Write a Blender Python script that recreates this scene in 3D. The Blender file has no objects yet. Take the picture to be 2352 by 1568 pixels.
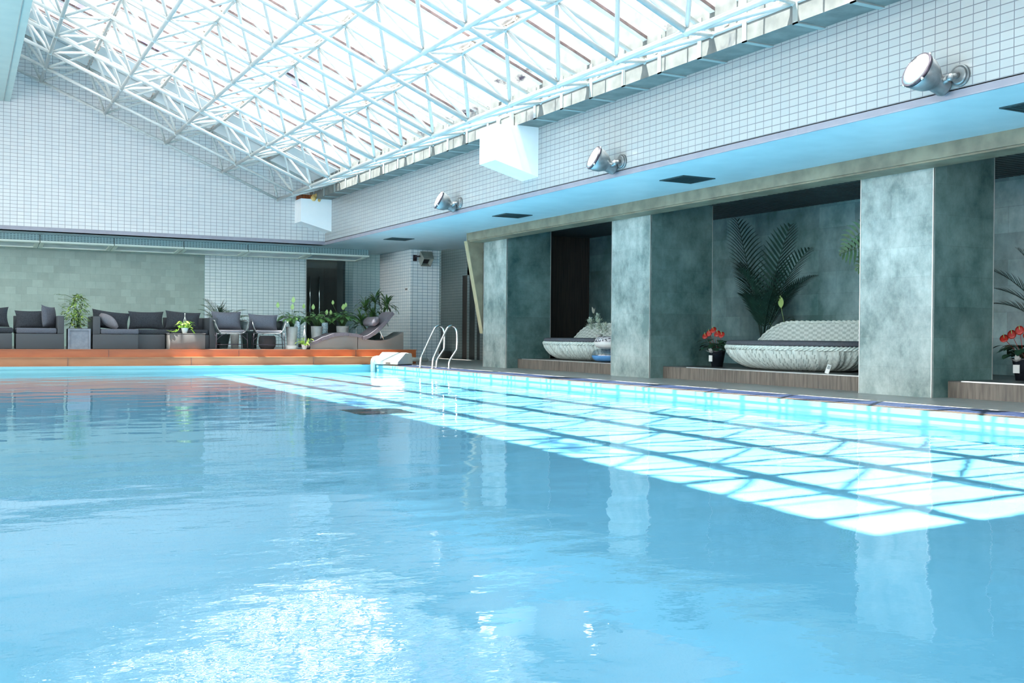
import bpy, math, random
from mathutils import Vector, Matrix
random.seed(7)
D = bpy.data
S = bpy.context.scene
C = S.collection
PI = math.pi

# ------------------------------------------------------------------ camera, sky, sun, exposure
YAW, PITCH, ROLL, FPX = 0.4857, -0.0065, 0.0085, 2404.86
fw = Vector((math.sin(YAW)*math.cos(PITCH), math.cos(YAW)*math.cos(PITCH), math.sin(PITCH)))
r0 = Vector((math.cos(YAW), -math.sin(YAW), 0)); u0 = r0.cross(fw)
rt = math.cos(ROLL)*r0 + math.sin(ROLL)*u0
up = -math.sin(ROLL)*r0 + math.cos(ROLL)*u0
cam = D.objects.new('camera', D.cameras.new('camera')); C.objects.link(cam)
M = Matrix((rt, up, -fw)).transposed().to_4x4(); M.translation = Vector((0, 0, 0.7))
cam.matrix_world = M
cam.data.sensor_width = 36; cam.data.lens = FPX/2352*36
cam.data.clip_start = .05; cam.data.clip_end = 400
S.camera = cam

W = D.worlds.new('sky'); S.world = W; W.use_nodes = True
wt = W.node_tree; bgn = wt.nodes['Background']
tc = wt.nodes.new('ShaderNodeTexCoord'); mp = wt.nodes.new('ShaderNodeMapping')
mp.inputs['Scale'].default_value = (1, 1, 2)
nz = wt.nodes.new('ShaderNodeTexNoise'); nz.inputs['Scale'].default_value = 2.2; nz.inputs['Detail'].default_value = 6
rp = wt.nodes.new('ShaderNodeValToRGB')
rp.color_ramp.elements[0].position = .43; rp.color_ramp.elements[0].color = (.17, .165, .26, 1)
rp.color_ramp.elements[1].position = .485; rp.color_ramp.elements[1].color = (1, .99, .96, 1)
wt.links.new(tc.outputs['Generated'], mp.inputs[0]); wt.links.new(mp.outputs[0], nz.inputs['Vector'])
wt.links.new(nz.outputs['Fac'], rp.inputs[0]); wt.links.new(rp.outputs[0], bgn.inputs[0])
bgn.inputs[1].default_value = 5.8

sun = D.lights.new('sun', 'SUN'); sun.energy = 27.0; sun.angle = math.radians(.55); sun.color = (1, .97, .9)
sun_o = D.objects.new('sun', sun); C.objects.link(sun_o)
sdir = Vector((.355, .03, -1)).normalized()
sun_o.rotation_euler = sdir.to_track_quat('-Z', 'Y').to_euler()
sun_o.location = (-3, 12, 14)
sun.cycles.is_caustics_light = True

S.view_settings.view_transform = 'Standard'; S.view_settings.look = 'None'
S.view_settings.gamma = 1; S.view_settings.use_curve_mapping = False
S.view_settings.exposure = .36
cy = S.cycles
cy.max_bounces = 12; cy.diffuse_bounces = 6; cy.glossy_bounces = 4; cy.transmission_bounces = 6
cy.transparent_max_bounces = 16; cy.sample_clamp_indirect = 6
cy.caustics_reflective = False; cy.caustics_refractive = True
cy.use_denoising = True

# ------------------------------------------------------------------ materials
def nn(t, typ, **kw):
    n = t.nodes.new(typ)
    for k, v in kw.items():
        if k in n.inputs: n.inputs[k].default_value = v
        else: setattr(n, k, v)
    return n
def base(name, col, rough=.5, metal=0.0, spec=.5):
    m = D.materials.new(name); m.use_nodes = True; t = m.node_tree; b = t.nodes['Principled BSDF']
    b.inputs['Base Color'].default_value = (*col, 1); b.inputs['Roughness'].default_value = rough
    b.inputs['Metallic'].default_value = metal; b.inputs['Specular IOR Level'].default_value = spec
    return m, t, b
def coords(t, plane=None, scale=(1, 1, 1), loc=(0, 0, 0)):
    tc = nn(t, 'ShaderNodeTexCoord')
    out = tc.outputs['Object']
    if plane:
        sp = nn(t, 'ShaderNodeSeparateXYZ'); cb = nn(t, 'ShaderNodeCombineXYZ')
        t.links.new(out, sp.inputs[0])
        a, b = plane
        t.links.new(sp.outputs[a], cb.inputs[0]); t.links.new(sp.outputs[b], cb.inputs[1])
        out = cb.outputs[0]
    mp = nn(t, 'ShaderNodeMapping'); mp.inputs['Scale'].default_value = scale; mp.inputs['Location'].default_value = loc
    t.links.new(out, mp.inputs[0])
    return mp.outputs[0]
def noisy(name, c1, c2, scale=8, rough=.6, detail=4, stretch=(1, 1, 1), p=(.35, .65), bump=0, metal=0, spec=.5):
    if 'fabric' in name or 'cushion' in name: spec, rough = .08, .95
    m, t, b = base(name, c1, rough, metal, spec)
    n = nn(t, 'ShaderNodeTexNoise', Scale=scale, Detail=detail)
    t.links.new(coords(t, scale=stretch), n.inputs['Vector'])
    r = nn(t, 'ShaderNodeValToRGB'); e = r.color_ramp.elements
    e[0].position, e[1].position = p; e[0].color = (*c1, 1); e[1].color = (*c2, 1)
    t.links.new(n.outputs['Fac'], r.inputs[0]); t.links.new(r.outputs[0], b.inputs['Base Color'])
    if bump:
        bp = nn(t, 'ShaderNodeBump', Strength=.5, Distance=bump)
        t.links.new(n.outputs['Fac'], bp.inputs['Height']); t.links.new(bp.outputs[0], b.inputs['Normal'])
    return m
def tile(name, plane, ox, oz, tw=.1376, th=.0788, c=(.50, .55, .56), g=(.17, .19, .21), gap=.0045, rough=.18):
    m, t, b = base(name, c, rough)
    v = coords(t, plane, loc=(-ox, -oz, 0))
    br = nn(t, 'ShaderNodeTexBrick', Scale=1.0, **{'Mortar Size': gap, 'Mortar Smooth': .1, 'Brick Width': tw, 'Row Height': th, 'Bias': 0})
    br.offset = 0; br.squash = 1
    br.inputs['Color1'].default_value = (*c, 1); br.inputs['Color2'].default_value = (c[0]*.93, c[1]*.95, c[2]*.97, 1)
    br.inputs['Mortar'].default_value = (*g, 1)
    t.links.new(v, br.inputs['Vector']); t.links.new(br.outputs['Color'], b.inputs['Base Color'])
    mr = nn(t, 'ShaderNodeMapRange'); mr.inputs['To Min'].default_value = rough; mr.inputs['To Max'].default_value = .8
    t.links.new(br.outputs['Fac'], mr.inputs['Value']); t.links.new(mr.outputs[0], b.inputs['Roughness'])
    bp = nn(t, 'ShaderNodeBump', Strength=.4, Distance=.002); bp.invert = True
    t.links.new(br.outputs['Fac'], bp.inputs['Height']); t.links.new(bp.outputs[0], b.inputs['Normal'])
    return m
def slab(name, plane, tw, th, oz, c1, c2, seam, offs=.5, cloud=2.2, rough=.35, gap=.004, vary=.35, w=(.4, .62), ox=0):
    """large stone slabs: per-slab tone, cloudy limescale patches, thin seams"""
    m, t, b = base(name, c1, rough)
    v = coords(t, plane, loc=(-ox, -oz, 0))
    br = nn(t, 'ShaderNodeTexBrick', Scale=1.0, **{'Mortar Size': gap, 'Mortar Smooth': .3, 'Brick Width': tw, 'Row Height': th})
    br.offset = offs; br.squash = 1
    br.inputs['Color1'].default_value = (1-vary, 1-vary, 1-vary, 1); br.inputs['Color2'].default_value = (1+vary*.6,)*3 + (1,)
    br.inputs['Mortar'].default_value = (seam,)*3 + (1,)
    t.links.new(v, br.inputs['Vector'])
    n = nn(t, 'ShaderNodeTexNoise', Scale=cloud, Detail=9, Roughness=.68)
    t.links.new(coords(t, scale=(1, 1, .8)), n.inputs['Vector'])
    r = nn(t, 'ShaderNodeValToRGB'); e = r.color_ramp.elements
    e[0].position, e[1].position = w; e[0].color = (*c1, 1); e[1].color = (*c2, 1)
    t.links.new(n.outputs['Fac'], r.inputs[0])
    mx = nn(t, 'ShaderNodeMix', data_type='RGBA', blend_type='MULTIPLY'); mx.inputs[0].default_value = 1
    t.links.new(r.outputs[0], mx.inputs[6]); t.links.new(br.outputs['Color'], mx.inputs[7])
    t.links.new(mx.outputs[2], b.inputs['Base Color'])
    bp = nn(t, 'ShaderNodeBump', Strength=.3, Distance=.003); bp.invert = True
    t.links.new(br.outputs['Fac'], bp.inputs['Height']); t.links.new(bp.outputs[0], b.inputs['Normal'])
    return m
def weave(name, c1, c2, sx=60, sz=60, rough=.55, d=.004):
    m, t, b = base(name, c1, rough)
    wv = nn(t, 'ShaderNodeTexWave', Scale=1.0, Distortion=.6, Detail=1); wv.bands_direction = 'Z'
    w2 = nn(t, 'ShaderNodeTexWave', Scale=1.0, Distortion=.6, Detail=1); w2.bands_direction = 'X'
    t.links.new(coords(t, scale=(1, 1, sz/6.28)), wv.inputs['Vector'])
    t.links.new(coords(t, scale=(sx/6.28, sx/6.28, 1)), w2.inputs['Vector'])
    mu = nn(t, 'ShaderNodeMath', operation='MAXIMUM'); t.links.new(wv.outputs['Fac'], mu.inputs[0]); t.links.new(w2.outputs['Fac'], mu.inputs[1])
    r = nn(t, 'ShaderNodeValToRGB'); e = r.color_ramp.elements; e[0].position, e[1].position = .35, .95
    e[0].color = (*c1, 1); e[1].color = (*c2, 1)
    t.links.new(mu.outputs[0], r.inputs[0]); t.links.new(r.outputs[0], b.inputs['Base Color'])
    bp = nn(t, 'ShaderNodeBump', Strength=.6, Distance=d); t.links.new(mu.outputs[0], bp.inputs['Height']); t.links.new(bp.outputs[0], b.inputs['Normal'])
    return m

TX, TZ = 7.977, 2.9698
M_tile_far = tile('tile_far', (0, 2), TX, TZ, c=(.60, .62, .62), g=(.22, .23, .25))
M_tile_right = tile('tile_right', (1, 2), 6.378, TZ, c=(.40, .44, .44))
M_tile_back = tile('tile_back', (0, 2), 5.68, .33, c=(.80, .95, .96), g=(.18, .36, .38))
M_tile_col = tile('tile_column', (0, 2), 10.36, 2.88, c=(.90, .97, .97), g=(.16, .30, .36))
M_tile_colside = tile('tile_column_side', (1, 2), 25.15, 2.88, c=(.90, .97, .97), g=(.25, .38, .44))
M_tile_hall = tile('tile_hall_shaded', (1, 2), 25.0, 2.88, c=(.26, .32, .33), g=(.07, .11, .12))  # white tile darkened: the passage's shade is in its colour
M_trim = noisy('painted_trim', (.24, .25, .30), (.27, .28, .33), 6, .4)
M_soffit = noisy('soffit_paint', (.42, .56, .60), (.47, .61, .65), 3, .45)
M_ceil = noisy('ceiling_paint', (.38, .52, .51), (.42, .56, .54), 3, .5)
M_steel = noisy('white_steel', (.46, .50, .49), (.40, .42, .40), 5, .32, p=(.45, .8))
M_rust = noisy('rusty_channel', (.30, .24, .20), (.62, .58, .54), 14, .6)
M_bar = noisy('glazing_bar', (.55, .53, .52), (.72, .72, .70), 6, .45)
M_gasket = noisy('gasket', (.10, .07, .07), (.18, .13, .12), 10, .7)
M_conc = noisy('gutter_concrete', (.11, .125, .12), (.17, .185, .175), 5, .7, detail=7)
M_flange = noisy('gutter_flange', (.24, .29, .28), (.28, .33, .32), 5, .5)
M_white = noisy('white_render', (.80, .86, .87), (.84, .89, .90), 4, .4)
M_foam = noisy('yellow_foam', (.55, .30, .08), (.75, .55, .22), 18, .9, bump=.01)
M_orange = noisy('orange_brown', (.30, .07, .01), (.10, .03, .01), 20, .9)
M_beam = noisy('olive_beam', (.17, .155, .11), (.27, .25, .175), 3.5, .55, detail=8, bump=.004)
M_beam2 = noisy('pale_beam_edge', (.36, .33, .20), (.44, .40, .26), 5, .5)
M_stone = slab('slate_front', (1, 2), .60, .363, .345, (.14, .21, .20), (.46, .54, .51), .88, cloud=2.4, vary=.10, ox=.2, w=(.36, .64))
M_stone_s = slab('slate_side_shaded', (0, 2), .62, .363, .345, (.035, .095, .09), (.17, .28, .27), .85, cloud=1.8, vary=.15, ox=.1, w=(.34, .66))  # darker copy of the front slate, shade put into the colour
M_stone_b = slab('slate_back', (1, 2), .80, .363, .345, (.075, .17, .17), (.26, .42, .44), .8, cloud=1.3, vary=.25, w=(.36, .66))
M_lime = slab('sage_stone', (0, 2), .235, .176, .33, (.29, .42, .38), (.36, .50, .45), .8, cloud=4, vary=.13, gap=.003, w=(.3, .7))
M_metal = noisy('steel_corner', (.60, .62, .60), (.70, .72, .70), 10, .3, metal=.8)
M_chrome = noisy('polished_steel', (.72, .72, .70), (.80, .80, .78), 6, .16, metal=1)
M_deck = noisy('deck_tile', (.27, .27, .25), (.34, .34, .32), 5, .38, detail=6)
M_coping = noisy('coping', (.055, .043, .034), (.07, .055, .042), 12, .5)
M_pebble = noisy('pebble_strip', (.30, .30, .29), (.60, .58, .55), 45, .8, bump=.003)
M_pool = noisy('pool_shell', (.165, .54, .78), (.185, .57, .81), 1.5, .35)
M_poolwall = noisy('pool_wall', (.15, .44, .49), (.17, .46, .51), 1.5, .3)
M_riser = noisy('brown_riser', (.10, .085, .072), (.20, .17, .14), 9, .5, detail=5, stretch=(3, 3, .25))
M_plat = noisy('dark_platform_top', (.055, .06, .06), (.09, .095, .095), 5, .4)
M_orange_wood = noisy('orange_timber', (.29, .085, .028), (.37, .115, .038), 3, .38, detail=5, stretch=(.5, 2, 2))
M_orange_pale = noisy('tan_timber', (.30, .125, .052), (.38, .165, .07), 3, .4, detail=5, stretch=(.5, 2, 2))
M_slat = noisy('dark_slat', (.018, .035, .038), (.030, .05, .052), 4, .5)
M_curtain = noisy('brown_curtain', (.020, .022, .022), (.045, .038, .034), 5, .8, stretch=(6, 6, .3))
M_black = noisy('black_grille', (.010, .040, .048), (.014, .055, .065), 30, .5)
M_dark = noisy('dark_interior', (.03, .04, .045), (.05, .06, .06), 2, .7)
M_door = noisy('door_brown', (.035, .03, .028), (.06, .05, .045), 3, .5, stretch=(1, 1, .2))
M_frame = noisy('grey_frame', (.25, .30, .31), (.32, .38, .38), 4, .4)
M_fix = noisy('cream_fixture', (.72, .84, .76), (.78, .88, .80), 4, .4)
M_diff = noisy('frosted_diffuser', (.42, .52, .56), (.55, .66, .70), 3, .25)
M_cast = noisy('cast_grey', (.17, .20, .21), (.28, .31, .32), 9, .35, metal=.6)
M_lens = noisy('white_lens', (.85, .83, .78), (.92, .90, .86), 6, .15)
M_rim = noisy('dark_rim', (.03, .03, .04), (.07, .06, .08), 12, .35, metal=.5)
M_wick = weave('charcoal_wicker', (.022, .030, .036), (.070, .082, .094), 285, 285)
M_wickt = weave('brown_grey_wicker', (.035, .035, .034), (.15, .145, .135), 200, 285)
M_wickl = weave('taupe_wicker', (.09, .09, .085), (.26, .255, .24), 190, 285)
M_cush = noisy('charcoal_fabric', (.030, .036, .044), (.048, .055, .065), 60, .9, bump=.002)
M_cush2 = noisy('slate_fabric', (.085, .095, .115), (.115, .125, .15), 60, .9, bump=.002)
M_seat = noisy('grey_seat_fabric', (.17, .165, .18), (.21, .205, .22), 60, .9, bump=.002)
M_matt = noisy('mauve_grey_fabric', (.13, .125, .145), (.17, .165, .185), 40, .9, bump=.002)
M_plan = noisy('blue_grey_planter', (.14, .17, .21), (.19, .22, .26), 12, .5)
M_soil = noisy('soil', (.02, .015, .01), (.05, .035, .02), 40, .9, bump=.01)
M_pot = noisy('pale_grey_pot', (.40, .42, .40), (.48, .50, .48), 10, .45)
M_potd = noisy('dark_teal_pot', (.02, .045, .045), (.035, .065, .065), 8, .3)
M_potw = noisy('white_plastic', (.74, .76, .74), (.80, .82, .80), 10, .35)
M_potb = noisy('black_pot', (.008, .012, .018), (.016, .02, .028), 8, .25)
M_pouf = weave('woven_pouf', (.05, .05, .055), (.16, .15, .16), 90, 90)
M_tube = noisy('grey_tube', (.12, .14, .145), (.17, .19, .195), 10, .45, metal=.3)
M_mesh = weave('dark_mesh', (.015, .03, .035), (.04, .065, .07), 160, 160)
M_wleaf = noisy('pale_wicker', (.52, .62, .59), (.72, .82, .78), 30, .6, stretch=(1, 1, .3))
M_wgap = noisy('wicker_gap', (.26, .34, .32), (.40, .48, .45), 30, .7)
M_wback2 = noisy('weave_light', (.52, .62, .59), (.62, .71, .68), 30, .6)
M_wback = noisy('weave_dim', (.34, .43, .41), (.44, .53, .51), 30, .6)
M_wback_old = None and weave('pale_weave', (.24, .31, .30), (.58, .68, .65), 120, 95, d=.008)
M_bedc = noisy('grey_bed_cushion', (.085, .095, .115), (.11, .12, .14), 50, .9, bump=.002)
def leafm(name, c1, c2, sc=9):
    m = noisy(name, c1, c2, sc, .42); b = m.node_tree.nodes['Principled BSDF']
    return m
M_lf = leafm('leaf_green', (.045, .13, .045), (.10, .22, .06))
M_lf_bright = leafm('leaf_bright', (.30, .55, .05), (.42, .66, .10))  # brighter yellow green leaf
M_lf_tree = leafm('leaf_tree', (.10, .24, .045), (.32, .42, .12))
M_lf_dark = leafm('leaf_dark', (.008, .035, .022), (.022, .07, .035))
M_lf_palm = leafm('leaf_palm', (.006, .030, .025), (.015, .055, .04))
M_lf_grey = leafm('leaf_grey', (.10, .16, .14), (.22, .28, .25))
M_lf_silver = leafm('leaf_silver', (.42, .55, .45), (.62, .72, .62))
M_lf_phil = leafm('leaf_philodendron', (.010, .065, .022), (.04, .13, .04))
M_stem = leafm('stem_green', (.05, .11, .04), (.09, .16, .06))
M_spathe = leafm('spathe_green', (.26, .40, .12), (.36, .50, .18))
M_flw = leafm('white_petal', (.62, .72, .62), (.75, .82, .74))
M_red = noisy('red_spathe', (.30, .018, .012), (.42, .03, .018), 10, .25)
M_blueg = noisy('blue_vinyl', (.10, .30, .62), (.13, .36, .70), 6, .15)
M_blt = noisy('blue_glint_speckle', (.10, .32, .42), (.75, .88, .95), 55, .1, bump=.01)  # pale speckle imitates the glints of a reflection
M_pillar_box = noisy('offwhite_plastic', (.46, .52, .49), (.52, .57, .54), 5, .35)
M_blk = noisy('matt_black', (.01, .01, .012), (.02, .02, .022), 9, .6)
M_cordw = noisy('white_cord', (.7, .72, .68), (.8, .8, .76), 9, .5)
M_spk = noisy('khaki_speaker', (.30, .34, .30), (.38, .42, .37), 8, .5)

# perforated panel of the ceiling lights
M_perf, t, b = base('perforated_panel', (.20, .42, .46), .45)
br = nn(t, 'ShaderNodeTexBrick', Scale=1.0, **{'Mortar Size': .012, 'Mortar Smooth': 0, 'Brick Width': .070, 'Row Height': .036})
br.offset = 0; br.inputs['Color1'].default_value = br.inputs['Color2'].default_value = (.03, .08, .09, 1); br.inputs['Mortar'].default_value = (.30, .46, .48, 1)
t.links.new(coords(t, (0, 2), loc=(0, -2.745, 0)), br.inputs['Vector']); t.links.new(br.outputs['Color'], b.inputs['Base Color'])

# blue slotted overflow grating
def grating(name, axis, c, dark, pitch):
    m, t, b = base(name, c, .4)
    wv = nn(t, 'ShaderNodeTexWave', Scale=1.0); wv.bands_direction = 'X'
    sc = [.0, .0, .0]; sc[axis] = 1
    v = coords(t, (axis, axis), scale=(.314/pitch, 0, 0)); t.links.new(v, wv.inputs['Vector'])
    r = nn(t, 'ShaderNodeValToRGB'); e = r.color_ramp.elements; e[0].position, e[1].position = .25, .45
    e[0].color = (*dark, 1); e[1].color = (*c, 1)
    t.links.new(wv.outputs['Fac'], r.inputs[0]); t.links.new(r.outputs[0], b.inputs['Base Color'])
    return m
M_grate_b = grating('blue_grating', 1, (.014, .026, .068), (.006, .012, .035), .05)
M_grate_w = grating('white_grating', 0, (.75, .76, .80), (.16, .10, .16), .028)

# clear glass of the skylight (thin sheet with blotches painted for dirt and lavender reflections), and dark lounge glass
M_glass = D.materials.new('skylight_glass'); M_glass.use_nodes = True; t = M_glass.node_tree; t.nodes.clear()
o = nn(t, 'ShaderNodeOutputMaterial'); tr = nn(t, 'ShaderNodeBsdfTransparent'); gl = nn(t, 'ShaderNodeBsdfGlossy', Roughness=.02)
mx = nn(t, 'ShaderNodeMixShader'); fr = nn(t, 'ShaderNodeFresnel', IOR=1.03)
n = nn(t, 'ShaderNodeTexNoise', Scale=.9, Detail=8, Roughness=.7); t.links.new(coords(t, scale=(1, .5, 1)), n.inputs['Vector'])
r = nn(t, 'ShaderNodeValToRGB'); e = r.color_ramp.elements; e[0].position, e[1].position = .37, .43
e[0].color = (.13, .125, .20, 1); e[1].color = (.95, .96, .98, 1)
t.links.new(n.outputs['Fac'], r.inputs[0]); t.links.new(r.outputs[0], tr.inputs[0])
t.links.new(fr.outputs[0], mx.inputs[0]); t.links.new(tr.outputs[0], mx.inputs[1]); t.links.new(gl.outputs[0], mx.inputs[2]); t.links.new(mx.outputs[0], o.inputs[0])

M_lglass = D.materials.new('lounge_glass'); M_lglass.use_nodes = True; t = M_lglass.node_tree; t.nodes.clear()
o = nn(t, 'ShaderNodeOutputMaterial'); tr = nn(t, 'ShaderNodeBsdfTransparent'); tr.inputs[0].default_value = (.70, .82, .82, 1)
gl = nn(t, 'ShaderNodeBsdfGlossy', Roughness=.01); mx = nn(t, 'ShaderNodeMixShader'); fr = nn(t, 'ShaderNodeFresnel', IOR=1.6)
t.links.new(fr.outputs[0], mx.inputs[0]); t.links.new(tr.outputs[0], mx.inputs[1]); t.links.new(gl.outputs[0], mx.inputs[2]); t.links.new(mx.outputs[0], o.inputs[0])

M_clear = D.materials.new('clear_vinyl'); M_clear.use_nodes = True; t = M_clear.node_tree; t.nodes.clear()
o = nn(t, 'ShaderNodeOutputMaterial'); tr = nn(t, 'ShaderNodeBsdfTransparent'); tr.inputs[0].default_value = (.80, .86, .90, 1)
gl = nn(t, 'ShaderNodeBsdfGlossy', Roughness=.12); mx = nn(t, 'ShaderNodeMixShader'); mx.inputs[0].default_value = .12
t.links.new(tr.outputs[0], mx.inputs[1]); t.links.new(gl.outputs[0], mx.inputs[2]); t.links.new(mx.outputs[0], o.inputs[0])

# water: clear refracting surface with ripples
M_water = D.materials.new('water'); M_water.use_nodes = True; t = M_water.node_tree; t.nodes.clear()
o = nn(t, 'ShaderNodeOutputMaterial'); g = nn(t, 'ShaderNodeBsdfGlass', IOR=1.333, Roughness=0.0)
g.inputs['Color'].default_value = (.97, .99, 1, 1)
t.links.new(g.outputs[0], o.inputs[0])
n1 = nn(t, 'ShaderNodeTexNoise', Scale=1.1, Detail=2, Roughness=.45); t.links.new(coords(t, scale=(1, 1.5, 1)), n1.inputs['Vector'])
n2 = nn(t, 'ShaderNodeTexNoise', Scale=7, Detail=3, Roughness=.55); t.links.new(coords(t, scale=(1, 1.3, 1)), n2.inputs['Vector'])
n3 = nn(t, 'ShaderNodeTexNoise', Scale=.35, Detail=1); t.links.new(coords(t, loc=(3, 5, 0)), n3.inputs['Vector'])
mr = nn(t, 'ShaderNodeMapRange'); mr.inputs['From Min'].default_value = .45; mr.inputs['From Max'].default_value = .65
t.links.new(n3.outputs['Fac'], mr.inputs['Value'])
a1 = nn(t, 'ShaderNodeMath', operation='MULTIPLY'); t.links.new(n2.outputs['Fac'], a1.inputs[0]); t.links.new(mr.outputs[0], a1.inputs[1])
a2 = nn(t, 'ShaderNodeMath', operation='MULTIPLY_ADD'); t.links.new(a1.outputs[0], a2.inputs[0]); a2.inputs[1].default_value = .16
t.links.new(n1.outputs['Fac'], a2.inputs[2])
a3 = nn(t, 'ShaderNodeMath', operation='MULTIPLY_ADD'); t.links.new(n2.outputs['Fac'], a3.inputs[0]); a3.inputs[1].default_value = .05
t.links.new(a2.outputs[0], a3.inputs[2])
bp = nn(t, 'ShaderNodeBump', Strength=1.0, Distance=.012); t.links.new(a3.outputs[0], bp.inputs['Height']); t.links.new(bp.outputs[0], g.inputs['Normal'])

# ------------------------------------------------------------------ mesh helpers
class MB:
    def __init__(s): s.v = []; s.f = []; s.mi = []; s.sm = []; s.cur = 0
    def add(s, vs, fs, smooth=False):
        o = len(s.v); s.v += [tuple(v) for v in vs]
        for f in fs: s.f.append([i+o for i in f]); s.mi.append(s.cur); s.sm.append(smooth)
        return s
    def box(s, x0, x1, y0, y1, z0, z1, b=0.0):
        if x0 > x1: x0, x1 = x1, x0
        if y0 > y1: y0, y1 = y1, y0
        if b <= 0:
            v = [(x, y, z) for z in (z0, z1) for y in (y0, y1) for x in (x0, x1)]
            return s.add(v, [(0, 2, 3, 1), (4, 5, 7, 6), (0, 1, 5, 4), (2, 6, 7, 3), (0, 4, 6, 2), (1, 3, 7, 5)])
        # chamfered box: rounded outline swept in z with chamfers top and bottom
        def ring(i, z):
            o = []
            for cx, cy, a0 in ((x1-b, y1-b, 0), (x0+b, y1-b, 90), (x0+b, y0+b, 180), (x1-b, y0+b, 270)):
                for k in range(4):
                    a = math.radians(a0+k*30); o.append((cx+(b-i)*math.cos(a), cy+(b-i)*math.sin(a), z))
            return o
        rs = [ring(b, z0), ring(b*.3, z0+b*.3), ring(0, z0+b), ring(0, z1-b), ring(b*.3, z1-b*.3), ring(b, z1)]
        return s.loft(rs, cap=True)
    def loft(s, rings, cap=False, closed=True, smooth=True):
        n = len(rings[0]); v = [p for r in rings for p in r]; f = []
        for i in range(len(rings)-1):
            for j in range(n if closed else n-1):
                k = (j+1) % n; f.append((i*n+j, i*n+k, (i+1)*n+k, (i+1)*n+j))
        s.add(v, f, smooth)
        if cap:
            o = len(s.v)-len(v)
            s.f.append([o+j for j in range(n)][::-1]); s.mi.append(s.cur); s.sm.append(False)
            s.f.append([o+(len(rings)-1)*n+j for j in range(n)]); s.mi.append(s.cur); s.sm.append(False)
        return s
    def tube(s, pts, r, n=8, cap=True, flat=1.0):
        pts = [Vector(p) for p in pts]; R = r if isinstance(r, (list, tuple)) else [r]*len(pts)
        rings = []; prev = None
        for i, p in enumerate(pts):
            d = (pts[min(i+1, len(pts)-1)]-pts[max(i-1, 0)]).normalized()
            a = prev if prev else (Vector((0, 0, 1)) if abs(d.z) < .9 else Vector((1, 0, 0)))
            x = d.cross(a).normalized(); y = x.cross(d).normalized(); prev = y
            rings.append([p+R[i]*(math.cos(2*PI*k/n)*x+flat*math.sin(2*PI*k/n)*y) for k in range(n)])
        return s.loft(rings, cap=cap)
    def lathe(s, prof, c=(0, 0, 0), n=24, sx=1, sy=1, cap=False, rib=0, ribn=0):
        rings = []
        for r, z in prof:
            rings.append([(c[0]+sx*r*(1+rib*math.cos(ribn*2*PI*k/n))*math.cos(2*PI*k/n), c[1]+sy*r*(1+rib*math.cos(ribn*2*PI*k/n))*math.sin(2*PI*k/n), c[2]+z) for k in range(n)])
        return s.loft(rings, cap=cap)
    def ball(s, c, r, n=10, sz=1):
        return s.lathe([(r*math.sin(PI*i/n)+1e-4, -r*sz*math.cos(PI*i/n)) for i in range(n+1)], c, n+2)
    def prism(s, poly, axis, a, b, smooth=False):
        """poly in the two other axes (in xyz order), extruded along axis from a to b"""
        def P(p, h):
            q = list(p); q.insert(axis, h); return tuple(q)
        n = len(poly); v = [P(p, a) for p in poly]+[P(p, b) for p in poly]
        f = [tuple(range(n)), tuple(range(2*n-1, n-1, -1))]
        s.add(v, f); o = len(s.v)-2*n
        for j in range(n):
            k = (j+1) % n; s.f.append([o+j, o+n+j, o+n+k, o+k]); s.mi.append(s.cur); s.sm.append(smooth)
        return s
    def strip(s, pts, widths, side, smooth=True):
        vs = []
        for p, w, sd in zip(pts, widths, side): vs += [Vector(p)-Vector(sd)*w, Vector(p)+Vector(sd)*w]
        return s.add(vs, [(2*i, 2*i+1, 2*i+3, 2*i+2) for i in range(len(pts)-1)], smooth)
    def build(s, name, mats, parent=None):
        me = D.meshes.new(name); me.from_pydata(s.v, [], s.f)
        for m in (mats if isinstance(mats, (list, tuple)) else [mats]): me.materials.append(m)
        me.polygons.foreach_set('material_index', s.mi); me.polygons.foreach_set('use_smooth', s.sm); me.update()
        o = D.objects.new(name, me); C.objects.link(o)
        if parent: o.parent = parent; o.matrix_parent_inverse = parent.matrix_world.inverted() if parent.type != 'EMPTY' or True else Matrix()
        return o
def tag(o, label, cat, group=None, kind=None):
    if label: o['label'] = label
    if cat: o['category'] = cat
    if group: o['group'] = group
    if kind: o['kind'] = kind
    return o
def thing(name, label, cat, loc=(0, 0, 0), group=None):
    o = D.objects.new(name, None); C.objects.link(o); o.location = loc; o.empty_display_size = .1
    o.matrix_world = Matrix.Translation(Vector(loc))
    return tag(o, label, cat, group)
def struct(name, mb, m, label=None, parent=None):
    o = mb.build(name, m, parent)
    if not parent: o['kind'] = 'structure'
    if label: o['label'] = label
    return o
def recv(o): o.cycles.is_caustics_receiver = True; return o
def B(*a, **k): return MB().box(*a, **k)

# ------------------------------------------------------------------ geometry constants
PX, PY, PY0, PX0 = 8.25, 22.28, .9, -4.2       # pool edges
WZ, FZ = -.12, -1.42                           # water level, pool floor
XF, YF = 8.0, 25.15                            # upper tiled walls
SZ = 2.885                                     # soffit height

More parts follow.
